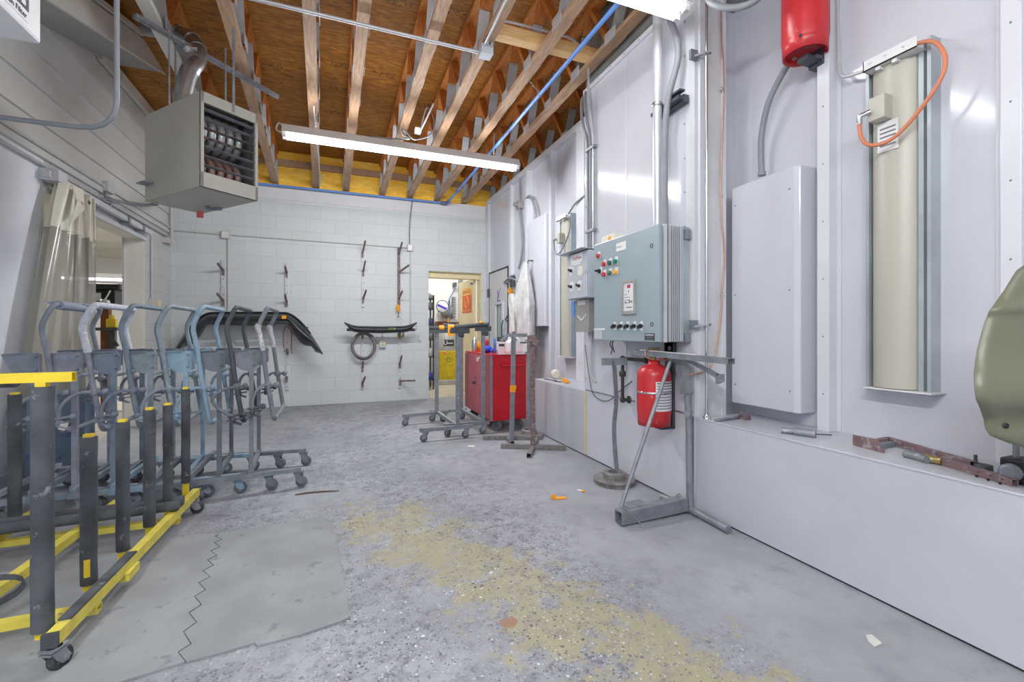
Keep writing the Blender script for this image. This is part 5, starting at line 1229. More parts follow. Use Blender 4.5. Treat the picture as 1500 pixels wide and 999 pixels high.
m = MB(); m.lathe([(.0, 0), (.032, 0), (.033, .01), (.033, .14), (.026, .155), (.014, .16), (.014, .185), (0, .187)], (1.685, 5.62, TZ), n=20); single(m, 'spray_can', M['chrome'], 'silver spray can at the far end of the red cabinet top', 'can')
m = MB(); m.lathe([(0, 0), (.028, 0), (.028, .08), (.012, .11), (.012, .13), (0, .13)], (1.76, 5.68, TZ), n=16); single(m, 'small_bottle', M['tape_orange'], 'small orange capped bottle just behind the silver can', 'bottle')
m = MB(); m.sphere((1.70, 5.12, TZ + .045), .05, 14, 1.1, 1.3, .9); m.sphere((1.70, 5.24, TZ + .035), .04, 12, 1.1, 1.2, .85); m.sphere((1.74, 5.02, TZ + .03), .035, 12, 1.2, 1, .8); single(m, 'blue_rag', M['blue_rag'], 'crumpled bright blue cloth on the red cabinet', 'cloth')
m = MB(); m.lathe([(0, 0), (.017, 0), (.017, .17), (.015, .175), (0, .176)], (1.735, 4.96, TZ), n=14); single(m, 'blue_tube', M['blue_pipe'], 'upright blue tube on the red cabinet beside the blue cloth', 'tube')
m = MB(); m.lathe([(0, 0), (.022, 0), (.022, .13), (.02, .15), (.012, .155), (.012, .17), (0, .17)], (1.75, 5.30, TZ), n=14); single(m, 'red_can', M['button_red'], 'slim red can standing behind the blue tube', 'can')
m = MB(); m.box(1.79, 1.88, 5.0, 5.12, TZ, TZ + .135); m.mi = 1; m.box(1.80, 1.87, 4.999, 5.0, TZ + .08, TZ + .11); m.box(1.81, 1.86, 5.04, 5.09, TZ + .135, TZ + .19); single(m, 'square_canister', [M['white'], M['ink_dark']], 'white square canister with dark cap in the middle of the cabinet top', 'canister', bevel=.006)
m = MB(); m.box(1.90, 1.935, 5.15, 5.2, TZ, TZ + .18); single(m, 'thin_bottle', M['dust_stick'], 'narrow brown bottle between the white canister and jug', 'bottle', bevel=.006)
root = T('jug', 'large white plastic jug with handle on the red cabinet', 'jug', (1.95, 4.90, TZ))
m = MB(); m.prism([(-.085, 0), (.085, 0), (.085, .12), (.07, .16), (.02, .19), (-.03, .185), (-.085, .13)], (1.945, 4.84, TZ), (1, 0, 0), (0, 0, 1), (0, .12, 0)); build(m, 'body', M['white'], root, bevel=.02)
m = MB(); m.tube(bend([(1.885, 4.90, TZ + .14), (1.885, 4.90, TZ + .185), (1.95, 4.90, TZ + .215), (1.97, 4.90, TZ + .18)], .03), .013, 8); build(m, 'handle', M['white'], root)
m = MB(); m.lathe([(.022, 0), (.022, .03), (0, .032)], (1.99, 4.90, TZ + .175), n=14); build(m, 'cap', M['white'], root)

# ================================================================== FLOOR MATS AND LITTER
def fl(px, py): return on_z(px, py, 0)
zig = [(322, 783), (317, 788), (326, 792), (315, 797), (323, 803), (310, 809), (319, 815), (305, 822), (314, 830), (298, 838), (309, 847), (292, 856), (302, 866), (286, 876), (296, 888), (278, 900), (289, 914), (270, 928), (281, 946), (262, 958), (273, 972)]
right = [(274, 972), (330, 957), (373, 944), (377, 948), (440, 932), (500, 912), (513, 905), (507, 870), (500, 830), (492, 790), (487, 764), (470, 758), (420, 768), (360, 777)]
left_ = [(322, 783), (285, 787), (225, 796), (140, 812), (60, 830), (-60, 860), (-60, 1100), (40, 1050), (150, 1010), (273, 972)]
def slab(pts, name, label):
    P = [fl(*p) for p in pts]; c = sum(P, V((0, 0, 0))) / len(P)
    m = MB(); m.prism([(p.x, p.y) for p in P], (0, 0, .0008), (1, 0, 0), (0, 1, 0), (0, 0, .0065)); single(m, name, M['mat_rubber'], label, 'floor mat', 'interlocking floor mats')
slab(zig[::-1][0:] and [z for z in zig] + right, 'floor_mat', 'grey interlocking floor mat, the piece right of the jagged seam')
slab([(p[0] - 2.2, p[1] - .3) for p in zig[::-1]] + [(-60 if p[0] < -50 else p[0] - 2.2, p[1]) for p in left_[1:]], 'floor_mat', 'grey interlocking floor mat under the yellow rack, left of the jagged seam')
def scrap(name, pts, mt, label, cat, h=.004, curl=.0):
    P = [fl(*p) for p in pts]; m = MB()
    m.prism([(p.x, p.y) for p in P], (0, 0, .001), (1, 0, 0), (0, 1, 0), (0, 0, h)); return single(m, name, mt, label, cat)
p = fl(822, 731); a, b = fl(812, 731), fl(829, 729.5)
m = MB(); m.bar(a + V((0, 0, .004)), b + V((0, 0, .004)), .035, .005); m.bar(a + V((0, 0, .004)), a + V((-.012, .005, .03)), .03, .004, (0, 1, 0)); single(m, 'tape_scrap', M['tape_orange'], 'curled scrap of orange tape lying on the floor', 'tape scrap')
a, b = fl(846, 719), fl(857, 721.5); m = MB(); m.cyl(a + V((0, 0, .007)), a.lerp(b, .6) + V((0, 0, .007)), .006, 8); m.mi = 1; m.cyl(a.lerp(b, .6) + V((0, 0, .007)), b + V((0, 0, .007)), .0062, 8); single(m, 'stub', [M['white'], M['tape_orange']], 'small white and orange stub on the floor near the brake disc', 'stub')
scrap('plastic_scrap', [(1268, 932), (1277, 931), (1292, 944), (1281, 949), (1272, 941)], M['foam_white'], 'clear plastic scrap on the floor close to the white plinth', 'scrap')
pts = [fl(432, 726), fl(450, 723), fl(475, 721), fl(497, 720)]; m = MB(); m.tube([p + V((0, 0, .006)) for p in pts], [.004, .005, .005, .003], 6); single(m, 'dirty_strip', M['dust_stick'], 'thin dark strip on the floor right of the nested carts', 'strip')
scrap('paper_bit', [(686, 653), (696, 653.5), (694, 655), (685, 654.6)], M['paper'], 'tiny cream paper bit on the floor before the goal post stands', 'scrap', .003)

# ================================================================== THINGS ON THE LEDGE
Z = PH + .002
def lg(px, py, dz=0): return on_z(px, py, PH + dz)
root = T('hook_bracket', 'purple grey bent steel bracket with hooked plate lying on the near ledge', 'bracket', lg(1330, 655))
m = MB(); a, b = lg(1249, 650, .02), lg(1296, 662, .02); m.prism([(0, 0), (1, -.02), (1.05, .02), (1.0, .012), (.8, .05), (0, .045)], lg(1249, 651, .004), b - a, (0, 0, 1), (.008, .004, 0)); build(m, 'hooked_plate', M['rusty'], root)
m = MB(); m.hbar(lg(1273, 650, .02), lg(1301, 644, .02), .024, .024); m.hbar(lg(1301, 644, .02), lg(1426, 680, .02), .028, .024); build(m, 'arm', M['rusty'], root)
m = MB(); m.bar(lg(1287, 653, .012), lg(1306, 650, .012), .03, .02); build(m, 'spacer', M['steel'], root)
e = lg(1440, 685, .012); m = MB(); m.lathe([(.012, -.008), (.028, -.008), (.028, .012), (.012, .012)], e, n=14); m.bar(lg(1426, 680, .012), e, .03, .022); m.cyl(e + V((.02, .03, -.008)), e + V((.02, .03, .04)), .006, 8); build(m, 'end_clamp', M['steel_dark'], root)
root = T('scraper_bar', 'grey square bar with a flat blade end lying along the near ledge front', 'tool', lg(1400, 680))
m = MB(); m.hbar(lg(1378, 675, .014), lg(1487, 707, .014), .026, .026); m.mi = 1
for f in (.55, .7, .85): p = lg(1378, 675, .0275).lerp(lg(1487, 707, .0275), f); m.lathe([(.005, -.001), (.005, .0006)], p, n=8); m.lathe([(.005, -.001), (.005, .0006)], p + V((-.0132, 0, -.0135)), (-1, 0, 0), n=8)
build(m, 'bar', [M['rusty'], M['black']], root)
m = MB(); m.tube(smooth_path([lg(1322, 665, .012), lg(1335, 667, .014), lg(1350, 671, .014), lg(1358, 674, .014)], 4), [.006] + [.016] * 8 + [.014] * 4, 10); build(m, 'blade', M['steel'], root)
m = MB(); m.tube([lg(1356, 671, .016), lg(1362, 672, .016), lg(1380, 676, .016)], [.022, .016, .015], 10); build(m, 'collar', M['brass'], root)
root = T('roller_tool', 'short grey cylindrical tool on the near ledge below the white cover', 'tool', lg(1170, 632))
m = MB(); m.tube([lg(1144, 630, .016), lg(1166, 632, .016)], .016, 12); m.tube([lg(1164, 632, .018), lg(1195, 636, .018)], .021, 12); build(m, 'body', M['steel'], root)
m = MB(); m.tube([lg(1194, 636, .012), lg(1218, 637, .006)], .003, 6); build(m, 'tip', M['steel_dark'], root)
root = T('clamp_tool', 'thin grey clamp lying on the ledge at the foot of the column', 'tool', lg(1070, 612))
m = MB(); m.tube([lg(1048, 616, .01), lg(1088, 610, .012)], .009, 8); build(m, 'bar', M['steel'], root)
m = MB(); m.bar(lg(1086, 610, .015), lg(1098, 612, .015), .035, .03); m.bar(lg(1085, 606, .01), lg(1086, 604, .08), .015, .012, (0, 1, 0)); build(m, 'jaw', M['rusty'], root)
root = T('wheel_clamp', 'dark caster block under the olive fender at the right edge of the ledge', 'caster', (2.28, .86, PH))
m = MB(); m.box(2.23, 2.32, .80, .87, PH + .002, PH + .085); build(m, 'block', M['black'], root, bevel=.008)
m = MB(); m.lathe([(.026, 0), (.03, .01), (.03, .03), (.02, .036)], (2.235, .835, PH + .04), (-1, 0, 0), 16); build(m, 'disc', M['steel'], root)
m = MB(); m.tube(bend([(2.27, .84, PH + .08), (2.27, .84, PH + .16), (2.24, .90, PH + .19)], .03), .010, 8); build(m, 'arm', M['steel'], root)
# far ledge
p = on_x(790, 548, 2.34); m = MB(); m.lathe([(.02, 0), (.05, 0), (.052, .01), (.052, .085), (.05, .09), (.02, .09)], (2.33, 4.55, PH + .055), (.3, 1, 0), 20)
single(m, 'tape_roll', M['paper'], 'white roll of masking material at the far end of the ledge', 'roll')
m = MB(); m.bar(lg(798, 555, .004), lg(815, 557.5, .004), .02, .006); m.bar(lg(812, 558, .004), lg(822, 559.5, .004), .02, .006); single(m, 'dirty_strip', M['dust_stick'], 'dark thin sticks on the far ledge', 'strip')
m = MB(); m.bar(lg(824, 554, .006), lg(830, 558, .008), .05, .008); m.bar(lg(826, 559, .008), lg(833, 560, .012), .04, .012); single(m, 'tape_scrap', M['tape_orange'], 'crumpled orange tape on the far ledge below the lamp housing', 'tape scrap')

# ================================================================== OLIVE FENDER
rows = [(388, 1500, 1760), (396, 1489, 1760), (410, 1480, 1760), (425, 1471, 1760), (440, 1460, 1760), (455, 1449.5, 1760), (470, 1443, 1760), (490, 1437, 1758), (510, 1432, 1755), (530, 1428.5, 1750), (548, 1426.5, 1745), (565, 1427, 1740), (585, 1429.5, 1735), (600, 1436, 1730), (615, 1441, 1725), (628, 1443.5, 1720), (638, 1450, 1710), (648, 1475, 1700), (655, 1498, 1695), (668, 1525, 1690), (690, 1555, 1685), (715, 1580, 1680), (740, 1598, 1660), (752, 1612, 1640)]
def dep(py, f):
    d = 1.36 - .05 * f + .02 * math.cos(f * 3)
    for c_, a_, w_ in ((446, .016, 3), (458, -.012, 3), (545, .035, 14), (603, -.05, 7), (640, .016, 16)): d -= a_ / (1 + math.exp(-(py - c_) / w_))
    return d
rr = []
for a, b in zip(rows[:-1], rows[1:]):
    n_ = max(1, int((b[0] - a[0]) / 2.5))
    for k in range(n_): rr.append(tuple(a[q] + (b[q] - a[q]) * k / n_ for q in range(3)))
rows = rr + [rows[-1]]
vs, fs = [], []; NX = 14
for py, xa, xb in rows:
    for k in range(NX + 1):
        f = k / NX; vs.append(R(xa + (xb - xa) * f, py - (6 * f if py < 500 else 0), dep(py, f) + .004 * (1 - min(1, f * 14))))
for j in range(len(rows) - 1):
    for k in range(NX): fs.append((j*(NX+1)+k, j*(NX+1)+k+1, (j+1)*(NX+1)+k+1, (j+1)*(NX+1)+k))
low = min(p.z for p in vs); 
root = T('car_fender', 'olive green car fender standing at the right edge by the white ledge', 'fender', (vs[-1].x, vs[-1].y, low))
m = MB(); m.add(vs, fs, True); fo = build(m, 'panel', M['olive'], root, solid=.002)
a = R(1473, 623.5, dep(623, .1) - .004); m = MB(); m.lathe([(.008, 0), (.008, .003), (0, .0031)], a, (-SN, -CS, 0), 16); build(m, 'bolt_hole', M['black'], root, label='round black bolt hole')
# ================================================================== BACK WALL
YW = YB
def bw(px, py, o=0): return on_y(px, py, YW - o)
def rail(px, py0, py1, hooks, label, mt):
    a, b = bw(px, py0), bw(px, py1)
    root = T('hook_rail', label, 'wall rail', (a.x, YW - .02, b.z), 'perforated hook rails')
    m = MB(); m.box(a.x - .022, a.x + .022, YW - .024, YW, b.z, a.z); m.mi = 1
    n = int((a.z - b.z) / .11)
    for k in range(n): m.lathe([(.007, 0), (.007, .001)], (a.x + (.006 if k % 2 else -.004), YW - .0245, b.z + .05 + k * .11), (0, -1, 0), 8)
    build(m, 'rail', [mt, M['ink_dark']], root)
    for (hx, hy, tx, ty, t) in hooks:
        p = bw(hx, hy, .03); q = on_y(tx, ty, YW - t)
        m = MB(); m.bar(p, q, .022, .026); m.bar(p + V((0, 0, -.07)), p + V((0, 0, .02)), .03, .02, (0, 1, 0)); build(m, 'hook_arm', M['rusty'], root)
    return root
pv, ru = M['column'], M['rusty']
rail(327, 381, 448, [(327, 396, 319, 386, .26), (327, 440, 318, 430, .26)], 'perforated wall rail with two arms, farthest left on the back wall', pv)
rail(420, 385, 445, [(420, 399, 417.5, 390, .22), (420, 442, 417.5, 431, .22)], 'perforated wall rail with two arms above the large black bumper', pv)
rail(532, 360, 450, [(531, 371, 535, 353, .26), (532, 398, 535, 382, .26), (532, 437, 536.5, 425, .26)], 'perforated wall rail with three arms above the hose coil', pv)
rail(584, 362, 446, [(584, 373, 589, 355, .26), (584, 399, 599, 388.5, .26), (584, 438, 589.5, 426, .26)], 'rust coloured wall rail with three arms nearest the doorway', ru)
rail(421, 475, 571, [(421, 513, 419.5, 511, .1), (420, 553, 418, 552, .08)], 'lower wall rail below the right end of the large bumper', pv)
rail(531, 480, 570, [(531, 490, 534, 479, .22), (531, 538, 532, 530, .12), (531, 561, 535, 552, .2)], 'lower wall rail carrying the hose coil', pv)
rail(585.5, 480, 568, [(585.5, 490, 588.5, 479, .22), (585.5, 533, 588.5, 521, .22), (586, 558, 608, 557.5, .24)], 'lower wall rail under the right end of the slim black lip', pv)
# large bumper cover
root = T('bumper_cover', 'large black car bumper cover hung upside down on the back wall', 'bumper', (-1.08, 7.3, .9))
def bump(u, v):
    s = 2 * u - 1; px = 363 + 110 * s; a = abs(s)
    top = 458 + 1.5 * a + (0 if a < .5 else (a - .5) ** 1.7 * 190)
    th = 19 - 6 * a if a < .55 else 15.7 + 14 * math.sin(min(1, (a - .55) / .3) * PI) * (1 - .25 * (a > .85)) 
    if a > .9: th *= (1 - (a - .9) * 9.2)
    py = top + th * v
    y = 7.33 - .20 * math.sin(PI * min(1, v * .95 + .03)) * (1 - .3 * a) - .10 * a ** 2
    return on_y(px, py, y)
m = MB(); m.grid(bump, 60, 14); build(m, 'shell', M['bumper'], root, solid=.006)
m = MB(); m.grid(lambda u, v: bump(.08 + .84 * u, .0) + V((0, -.03 + .12 * v, .012 * math.sin(PI * v) + .006)), 40, 4); build(m, 'top_lip', M['bumper'], root, solid=.004)
for px, py in ((446, 487), (398, 477), (432, 489)):
    p = on_y(px, py, 7.2); m = MB(); m.prism([(-.05, .08), (.05, .08), (.03, 0), (.0, -.03), (-.03, 0)], p, (1, 0, 0), (0, 0, 1), (0, .012, 0)); build(m, 'tab', M['bumper'], root)
m = MB(); p = on_y(416, 464.5, 7.12); m.obox(p, (.028, 0, 0), (0, .004, 0), (0, 0, .024)); build(m, 'tape_patch', M['tape_orange'], root)
m = MB(); m.prism([(-.45, .0), (.45, 0), (.42, .05), (-.42, .05)], on_y(372, 475, 7.115), (1, 0, 0), (0, 0, 1), (0, .02, 0)); build(m, 'grille_bar', M['black'], root)
# slim lip
root = T('bumper_lip', 'slim black bumper lip with green handwriting on the back wall', 'bumper lip', (.68, 7.3, 1.1))
def lip(u, v):
    s = 2 * u - 1; a = abs(s); px = 557.5 + 53 * s
    top = 478.5 - 1.0 * a - (0 if a < .62 else (a - .62) ** 1.5 * 24); th = 9.5 - 1.0 * a
    if a > .72: th = 8.8 * (1 - (a - .72) / .30) + 1.2
    return on_y(px, top + th * v, 7.36 - .05 * math.sin(PI * v) - .02 * a - .06)
m = MB(); m.grid(lip, 40, 6); build(m, 'shell', M['bumper'], root, solid=.008)
p = on_y(574, 481.8, 7.215); text('1170', 'lettering', .055, p, (1, 0, 0), (0, 0, 1), M['ink_green'], root, shear=.15)
for px in (513, 602):
    m = MB(); p = on_y(px, 483, 7.28); m.obox(p, (.05, 0, 0), (0, .01, 0), (0, 0, .022)); build(m, 'tab', M['black'], root)
# hose coil
c = on_y(532.5, 506.5, 7.42); m = MB()
pts = []
for k in range(7 * 28):
    t = 2 * PI * k / 28; lp = k / 28
    r = .165 + .012 * math.sin(lp * 2.3); pts.append(c + V((r * math.sin(t) + .008 * math.cos(lp * 3), -.02 + .022 * math.sin(lp * 4.1), r * 1.18 * math.cos(t) + .012 * math.sin(lp * 5))))
pts += [c + V((.07, -.05, .19)), c + V((.14, -.06, .15)), c + V((.20, -.05, .06))]
m.tube(smooth_path(pts, 2), .0095, 7); single(m, 'hose_coil', M['hose'], 'coil of grey rubber hose hung under the slim black lip', 'hose')
m = MB(); m.tube(smooth_path([on_y(px, py, 7.3) for px, py in ((416, 511), (415, 500), (415.5, 486), (419, 478), (423, 480), (427, 488), (427, 500), (426.5, 514))], 5), .008, 7)
m.mi = 1
for px, py in ((416, 513), (426.5, 515)): m.tube([on_y(px, py, 7.3), on_y(px + 1.5, py + 2.5, 7.3)], .006, 6)
single(m, 'bungee_strap', [M['red_hose'], M['steel_dark']], 'dull red rubber strap looped over the large bumper', 'strap')
p = on_y(583.5, 452, 7.44); root = T('pull_hook', 'small yellow handled hook hanging from the rust coloured rail', 'hook', p)
m = MB(); m.tube([p + V((-.01, 0, .07)), p + V((-.012, 0, .0)), p + V((.004, 0, -.05))], [.018, .026, .016], 10); m.tube([p + V((.014, 0, .05)), p + V((.03, 0, .01)), p + V((.012, 0, -.04))], .008, 8); build(m, 'handle', M['tape_orange'], root)
m = MB(); m.tube(bend([p + V((.004, 0, -.05)), p + V((.0, 0, -.12)), p + V((-.02, -.01, -.135)), p + V((.03, -.01, -.135))], .012), .005, 6); build(m, 'hook', M['steel_dark'], root)
p = on_y(587, 489, 7.40); m = MB()
for k in range(4): m.tube([p + V(((.035 + .004 * k) * math.cos(t) + .008 * math.sin(2 * t + k), .012 * math.sin(3 * t + k), (.05 + .004 * k) * math.sin(t))) for t in [2*PI*q/16 for q in range(16)]], .006, 6, closed=True)
single(m, 'wire_bundle', M['brass'], 'small bundle of pale wire on the rail under the lip', 'wire')
# conduits, boxes, outlets
zc = bw(331, 344).z
def boxat(px, py, w, h, label, cover=True, out=False):
    p = bw(px, py); root = T('wall_outlet' if out else 'junction_box', label, 'outlet' if out else 'junction box', (p.x, YW - .03, p.z - h / 2))
    m = MB(); m.box(p.x - w / 2, p.x + w / 2, YW - .05, YW, p.z - h / 2, p.z + h / 2); build(m, 'box', M['painted_pipe'], root, bevel=.006)
    m = MB(); m.box(p.x - w * .36, p.x + w * .36, YW - .054, YW - .05, p.z - h * .36, p.z + h * .36) if not out else m.lathe([(w * .34, 0), (w * .34, .004)], (p.x, YW - .05, p.z), (0, -1, 0), 18); f = build(m, 'cover_plate', M['white'] if not out else M['cream'], root)
    if out:
        m = MB()
        for dz in (-.018, .018): m.box(p.x - .012, p.x + .012, YW - .0555, YW - .054, p.z + dz - .008, p.z + dz + .008)
        build(m, 'socket', M['ink'], f)
    return p
b1 = boxat(331, 344.5, .11, .11, 'white junction box at the left end of the wall conduit'); b2 = boxat(600, 363.5, .09, .11, 'white junction box at the right end of the wall conduit')
o1 = boxat(338, 503, .11, .13, 'outlet on the back wall behind the nested carts', out=True); o2 = boxat(560, 503.5, .10, .13, 'outlet between the two lower rails on the back wall', out=True)
o3 = boxat(604.5, 478, .10, .10, 'small box behind the right tip of the slim lip'); o4 = boxat(614.5, 497, .03, .05, 'tiny white plate on the back wall left of the doorway')
conduit('conduit', [(XL + .02, YW - .018, zc + .01), (b1.x - .05, YW - .018, zc)], .010, M['painted_pipe'], 'white conduit from the left corner to the first wall box')
conduit('conduit', [(b1.x + .05, YW - .018, zc), (b2.x - .04, YW - .018, b2.z)], .009, M['painted_pipe'], 'long white conduit crossing the back wall above the rails')
conduit('conduit', [(b1.x + .03, YW - .018, b1.z - .05), (b1.x + .03, YW - .018, o1.z + .06)], .010, M['painted_pipe'], 'white conduit dropping from the first wall box behind the large bumper')
conduit('conduit', [(b2.x + .01, YW - .018, b2.z - .05), (b2.x + .01, YW - .018, o3.z + .05)], .010, M['painted_pipe'], 'white conduit dropping from the second wall box to the lip')
conduit('conduit', [(o2.x, YW - .018, o2.z + .06), (o2.x, YW - .018, o2.z + .2)], .009, M['painted_pipe'], 'short white conduit above the outlet between the rails')
m = MB(); m.tube(smooth_path([V((b2.x - .005, YW - .02, b2.z + .05)), on_y(600, 335, YW - .02), on_y(602, 310, YW - .03), on_y(604, 295, YW - .04), on_y(604, 285, YW - .02)], 5), .010, 7); single(m, 'cable', M['flexgrey'], 'grey cable rising from the second wall box to the roof', 'cable')

# ================================================================== BACK ROOM CONTENTS
fy = 9.62; x0, x1 = on_y(644, 556, fy - .2).x, on_y(669, 556, fy - .2).x
root = T('gun_washer', 'yellow and steel drum cabinet standing in the back room', 'drum cabinet', ((x0 + x1) / 2, fy, .10))
za, zb = on_y(656, 514, fy - .2).z, on_y(656, 486, fy - .2).z
m = MB(); m.box(x0, x1, fy - .2, fy + .2, .10, za); build(m, 'base_cabinet', M['drum_yellow'], root, bevel=.01)
m = MB(); m.box(x0 + .02, x1 - .02, fy - .206, fy - .2, .16, za - .05); dr = build(m, 'door', M['drum_yellow'], root, bevel=.004)
xc = (x0 + x1) / 2; zc2 = (.1 + za) / 2 + .12; m = MB(); m.prism([(-.05, 0), (0, -.06), (.05, 0), (0, .06)], (xc, fy - .2065, zc2), (1, 0, 0), (0, 0, 1), (0, -.001, 0)); build(m, 'diamond_label', M['ink_dark'], dr)
m = MB(); m.prism([(-.036, 0), (0, -.044), (.036, 0), (0, .044)], (xc, fy - .2078, zc2), (1, 0, 0), (0, 0, 1), (0, -.001, 0)); m.mi = 1; m.box(xc - .12, xc - .05, fy - .2078, fy - .2065, za - .07, za - .035); build(m, 'diamond_label', [M['drum_yellow'], M['pink_tag']], dr)
m = MB(); m.lathe([(.195, za), (.195, zb), (.17, zb + .02), (0, zb + .025)], (xc, fy, 0), n=28); up = build(m, 'steel_drum', M['stainless'], root)
m = MB(); m.patch((xc, fy, 0), .1965, za + .10, za + .24, -2.05, -.75, 10); pl = build(m, 'name_plate', M['ink_dark'], up)
text('U', 'lettering', .13, (xc - .06, fy - .204, za + .17), (1, 0, 0), (0, 0, 1), M['label'], pl)
m = MB(); m.box(xc - .02, xc + .10, fy - .2035, fy - .2025, za + .155, za + .172); build(m, 'lettering', M['label'], pl)
c = on_y(648, 449, 9.55); root = T('round_lid', 'round white lid with a purple streak hanging in the back room', 'lid', c)
m = MB(); m.lathe([(.125, -.01), (.13, 0), (.12, .01), (0, .012)], c, (0, -1, 0), 32); build(m, 'disc', M['white'], root)
m = MB(); m.tube([c + V((.13 * math.cos(t), -.008, .13 * math.sin(t))) for t in [2*PI*k/32 for k in range(32)]], .008, 6, closed=True); build(m, 'rim', M['steel_dark'], root)
m = MB(); m.bar(c + V((-.11, -.013, .035)), c + V((.09, -.013, -.05)), .004, .05); build(m, 'streak', M['purple'], root)
m = MB(); m.tube(bend([c + V((0, .01, -.1)), c + V((0, .15, -.1)), V((c.x, 9.97, c.z - .1))], .03), .014, 8); build(m, 'support_arm', M['steel_dark'], root)
c2 = on_y(655, 456, 9.9); m = MB(); m.lathe([(.16, 0), (.16, .02), (0, .021)], c2, (0, -1, 0), 30); single(m, 'grey_disc', M['galv_wall'], 'plain grey disc on the back room wall behind the round lid', 'disc')
p0, p1 = on_y(640, 480, 9.75), on_y(674, 471, 9.75); m = MB(); m.box(p0.x, p1.x, 9.70, 9.98, p0.z, p1.z); single(m, 'wooden_box', M['wood_dark'], 'brown wooden box shelf on the back room wall above the drum', 'box', bevel=.005)
root = T('air_pipe', 'blue air pipe with valve coming down the back room wall', 'pipe', on_y(658, 470, 9.7))
m = MB(); m.tube(bend([on_y(666, 416, 9.9), on_y(666, 424, 9.8), on_y(658, 438, 9.7), on_y(658.5, 474, 9.66)], .05), .014, 8); m.tube(bend([on_y(649, 480, 9.66), on_y(649, 475, 9.66), on_y(667, 475, 9.66), on_y(667, 480, 9.66)], .03), .018, 8); build(m, 'pipe', M['blue_dark'], root)
m = MB(); q = on_y(666, 417, 9.9); m.obox(q, (.03, 0, 0), (0, .08, 0), (0, 0, .04)); q = on_y(658, 444, 9.7); m.lathe([(.02, -.05), (.02, .05)], q, n=10); build(m, 'fitting', M['steel_dark'], root)
m = MB(); q = on_y(656.5, 469, 9.66); m.obox(q, (.012, 0, 0), (0, .012, 0), (0, 0, .05)); build(m, 'yellow_handle', M['tape_orange'], root)
m = MB(); q = on_y(663, 470, 9.66); m.bar(q + V((-.07, 0, .0)), q + V((.1, 0, -.01)), .05, .05); m.bar(q + V((.0, 0, .03)), q + V((.1, 0, .02)), .03, .02); build(m, 'valve', M['stainless'], root)
q0, q1 = on_y(663, 465, 9.9), on_y(667, 435, 9.9); m = MB(); m.box(q0.x, q1.x, 9.88, 9.99, q0.z, q1.z); m.mi = 1
for k in range(7): m.box(q0.x + .01, q1.x - .01, 9.876, 9.88, q0.z + .03 + k * .065, q0.z + .06 + k * .065)
single(m, 'parts_rack', [M['ink'], M['stainless']], 'narrow wall rack of small parts in the back room', 'rack')
# shelf unit just inside the doorway
ya = 8.75; xa, xb = on_y(618, 500, ya).x, on_y(636, 500, ya).x
root = T('shelf_unit', 'dark steel shelf unit just inside the doorway on the left', 'shelf', ((xa + xb) / 2, ya + .15, 0))
zs = [on_y(632, y, ya).z for y in (556, 522, 497, 476, 452, 437)]
zs = [max(.06, z) for z in zs]
for x, y in ((xb - .015, ya), (xb - .015, ya + .3), (xa + .015, ya), (xa + .015, ya + .3)):
    m = MB(); m.box(x - .015, x + .015, y - .015, y + .015, -.002, zs[-1] + .06); build(m, 'upright', M['steel_dark'], root)
for z in zs: m = MB(); m.box(xa, xb, ya - .015, ya + .315, z - .02, z); build(m, 'shelf_board', M['steel_dark'], root)
def can(px, py, z, r, h, mt, label, nm='paint_can'):
    x = on_y(px, py, ya + .07).x; m = MB(); m.lathe([(0, 0), (r, 0), (r, h), (r * .9, h + .006), (0, h + .006)], (x, ya + .07, z), n=18); single(m, nm, mt, label, 'can')
can(632, 470, zs[3], .055, .13, M['blue_dark'], 'dark blue can on the shelf unit in the back room'); can(631, 447, zs[4], .055, .12, M['stainless'], 'steel can on the upper shelf in the back room')
can(632, 490, zs[2], .05, .12, M['stainless'], 'steel can on the middle shelf in the back room'); can(631, 515, zs[1], .055, .15, M['white'], 'pale can on the lower shelf in the back room'); can(632, 550, zs[0], .05, .14, M['ink_blue'], 'blue can on the bottom shelf in the back room'); can(630, 436, zs[5], .055, .10, M['white'], 'white can on top of the shelf unit in the back room')
c = on_y(632, 462, ya + .0); 
can(638.5, 560, -.002, .04, .16, M['white'], 'white can on the floor beside the shelf unit') if False else None

# ================================================================== OVERHEAD
root = T('air_line', 'blue compressed air pipe running below the trusses to the back wall', 'pipe', (1.75, 7.4, 3.25))
ZP = 3.275
m = MB(); m.tube([(1.75, FRONT + .2, ZP + .06), (1.75, 7.34, ZP)], .017, 12); build(m, 'long_pipe', M['blue_pipe'], root)
m = MB(); m.tube([(1.69, 7.42, ZP - .005), (-2.05, 7.42, ZP - .01)], .017, 12); build(m, 'wall_pipe', M['blue_pipe'], root)
m = MB(); m.tube(bend([(1.64, 7.42, ZP - .005), (1.75, 7.42, ZP - .005), (1.75, 7.30, ZP)], .05), .030, 12); build(m, 'elbow', M['blue_dark'], root)
m = MB(); m.lathe([(.03, -.03), (.03, .03)], (1.75, 6.7, ZP), (0, 1, 0), 12); build(m, 'coupling', M['blue_dark'], root)
for y in (3.75,): 
    m = MB(); m.chain((1.75, y, ZP + .03), (1.62, y, 3.42)); m.tube([(1.75 + .024 * math.cos(t), y, ZP + .03 + .024 * math.sin(t)) for t in [2*PI*k/14 for k in range(14)]], .004, 6, closed=True); build(m, 'hanging_chain', M['steel'], root)
m = MB(); q = 3.48; m.tube([(-2.0, q, 3.375), (1.13, q, 3.375)], .014, 10); single(m, 'conduit', M['emt'], 'long bright conduit crossing under the trusses to the square box', 'conduit')
root = T('junction_box', 'square grey junction box under the sixth roof truss', 'junction box', (1.13, 3.45, 3.34))
m = MB(); m.box(1.08, 1.18, 3.40, 3.50, 3.335, 3.41); build(m, 'box', M['switchbox'], root, bevel=.004)
m = MB()
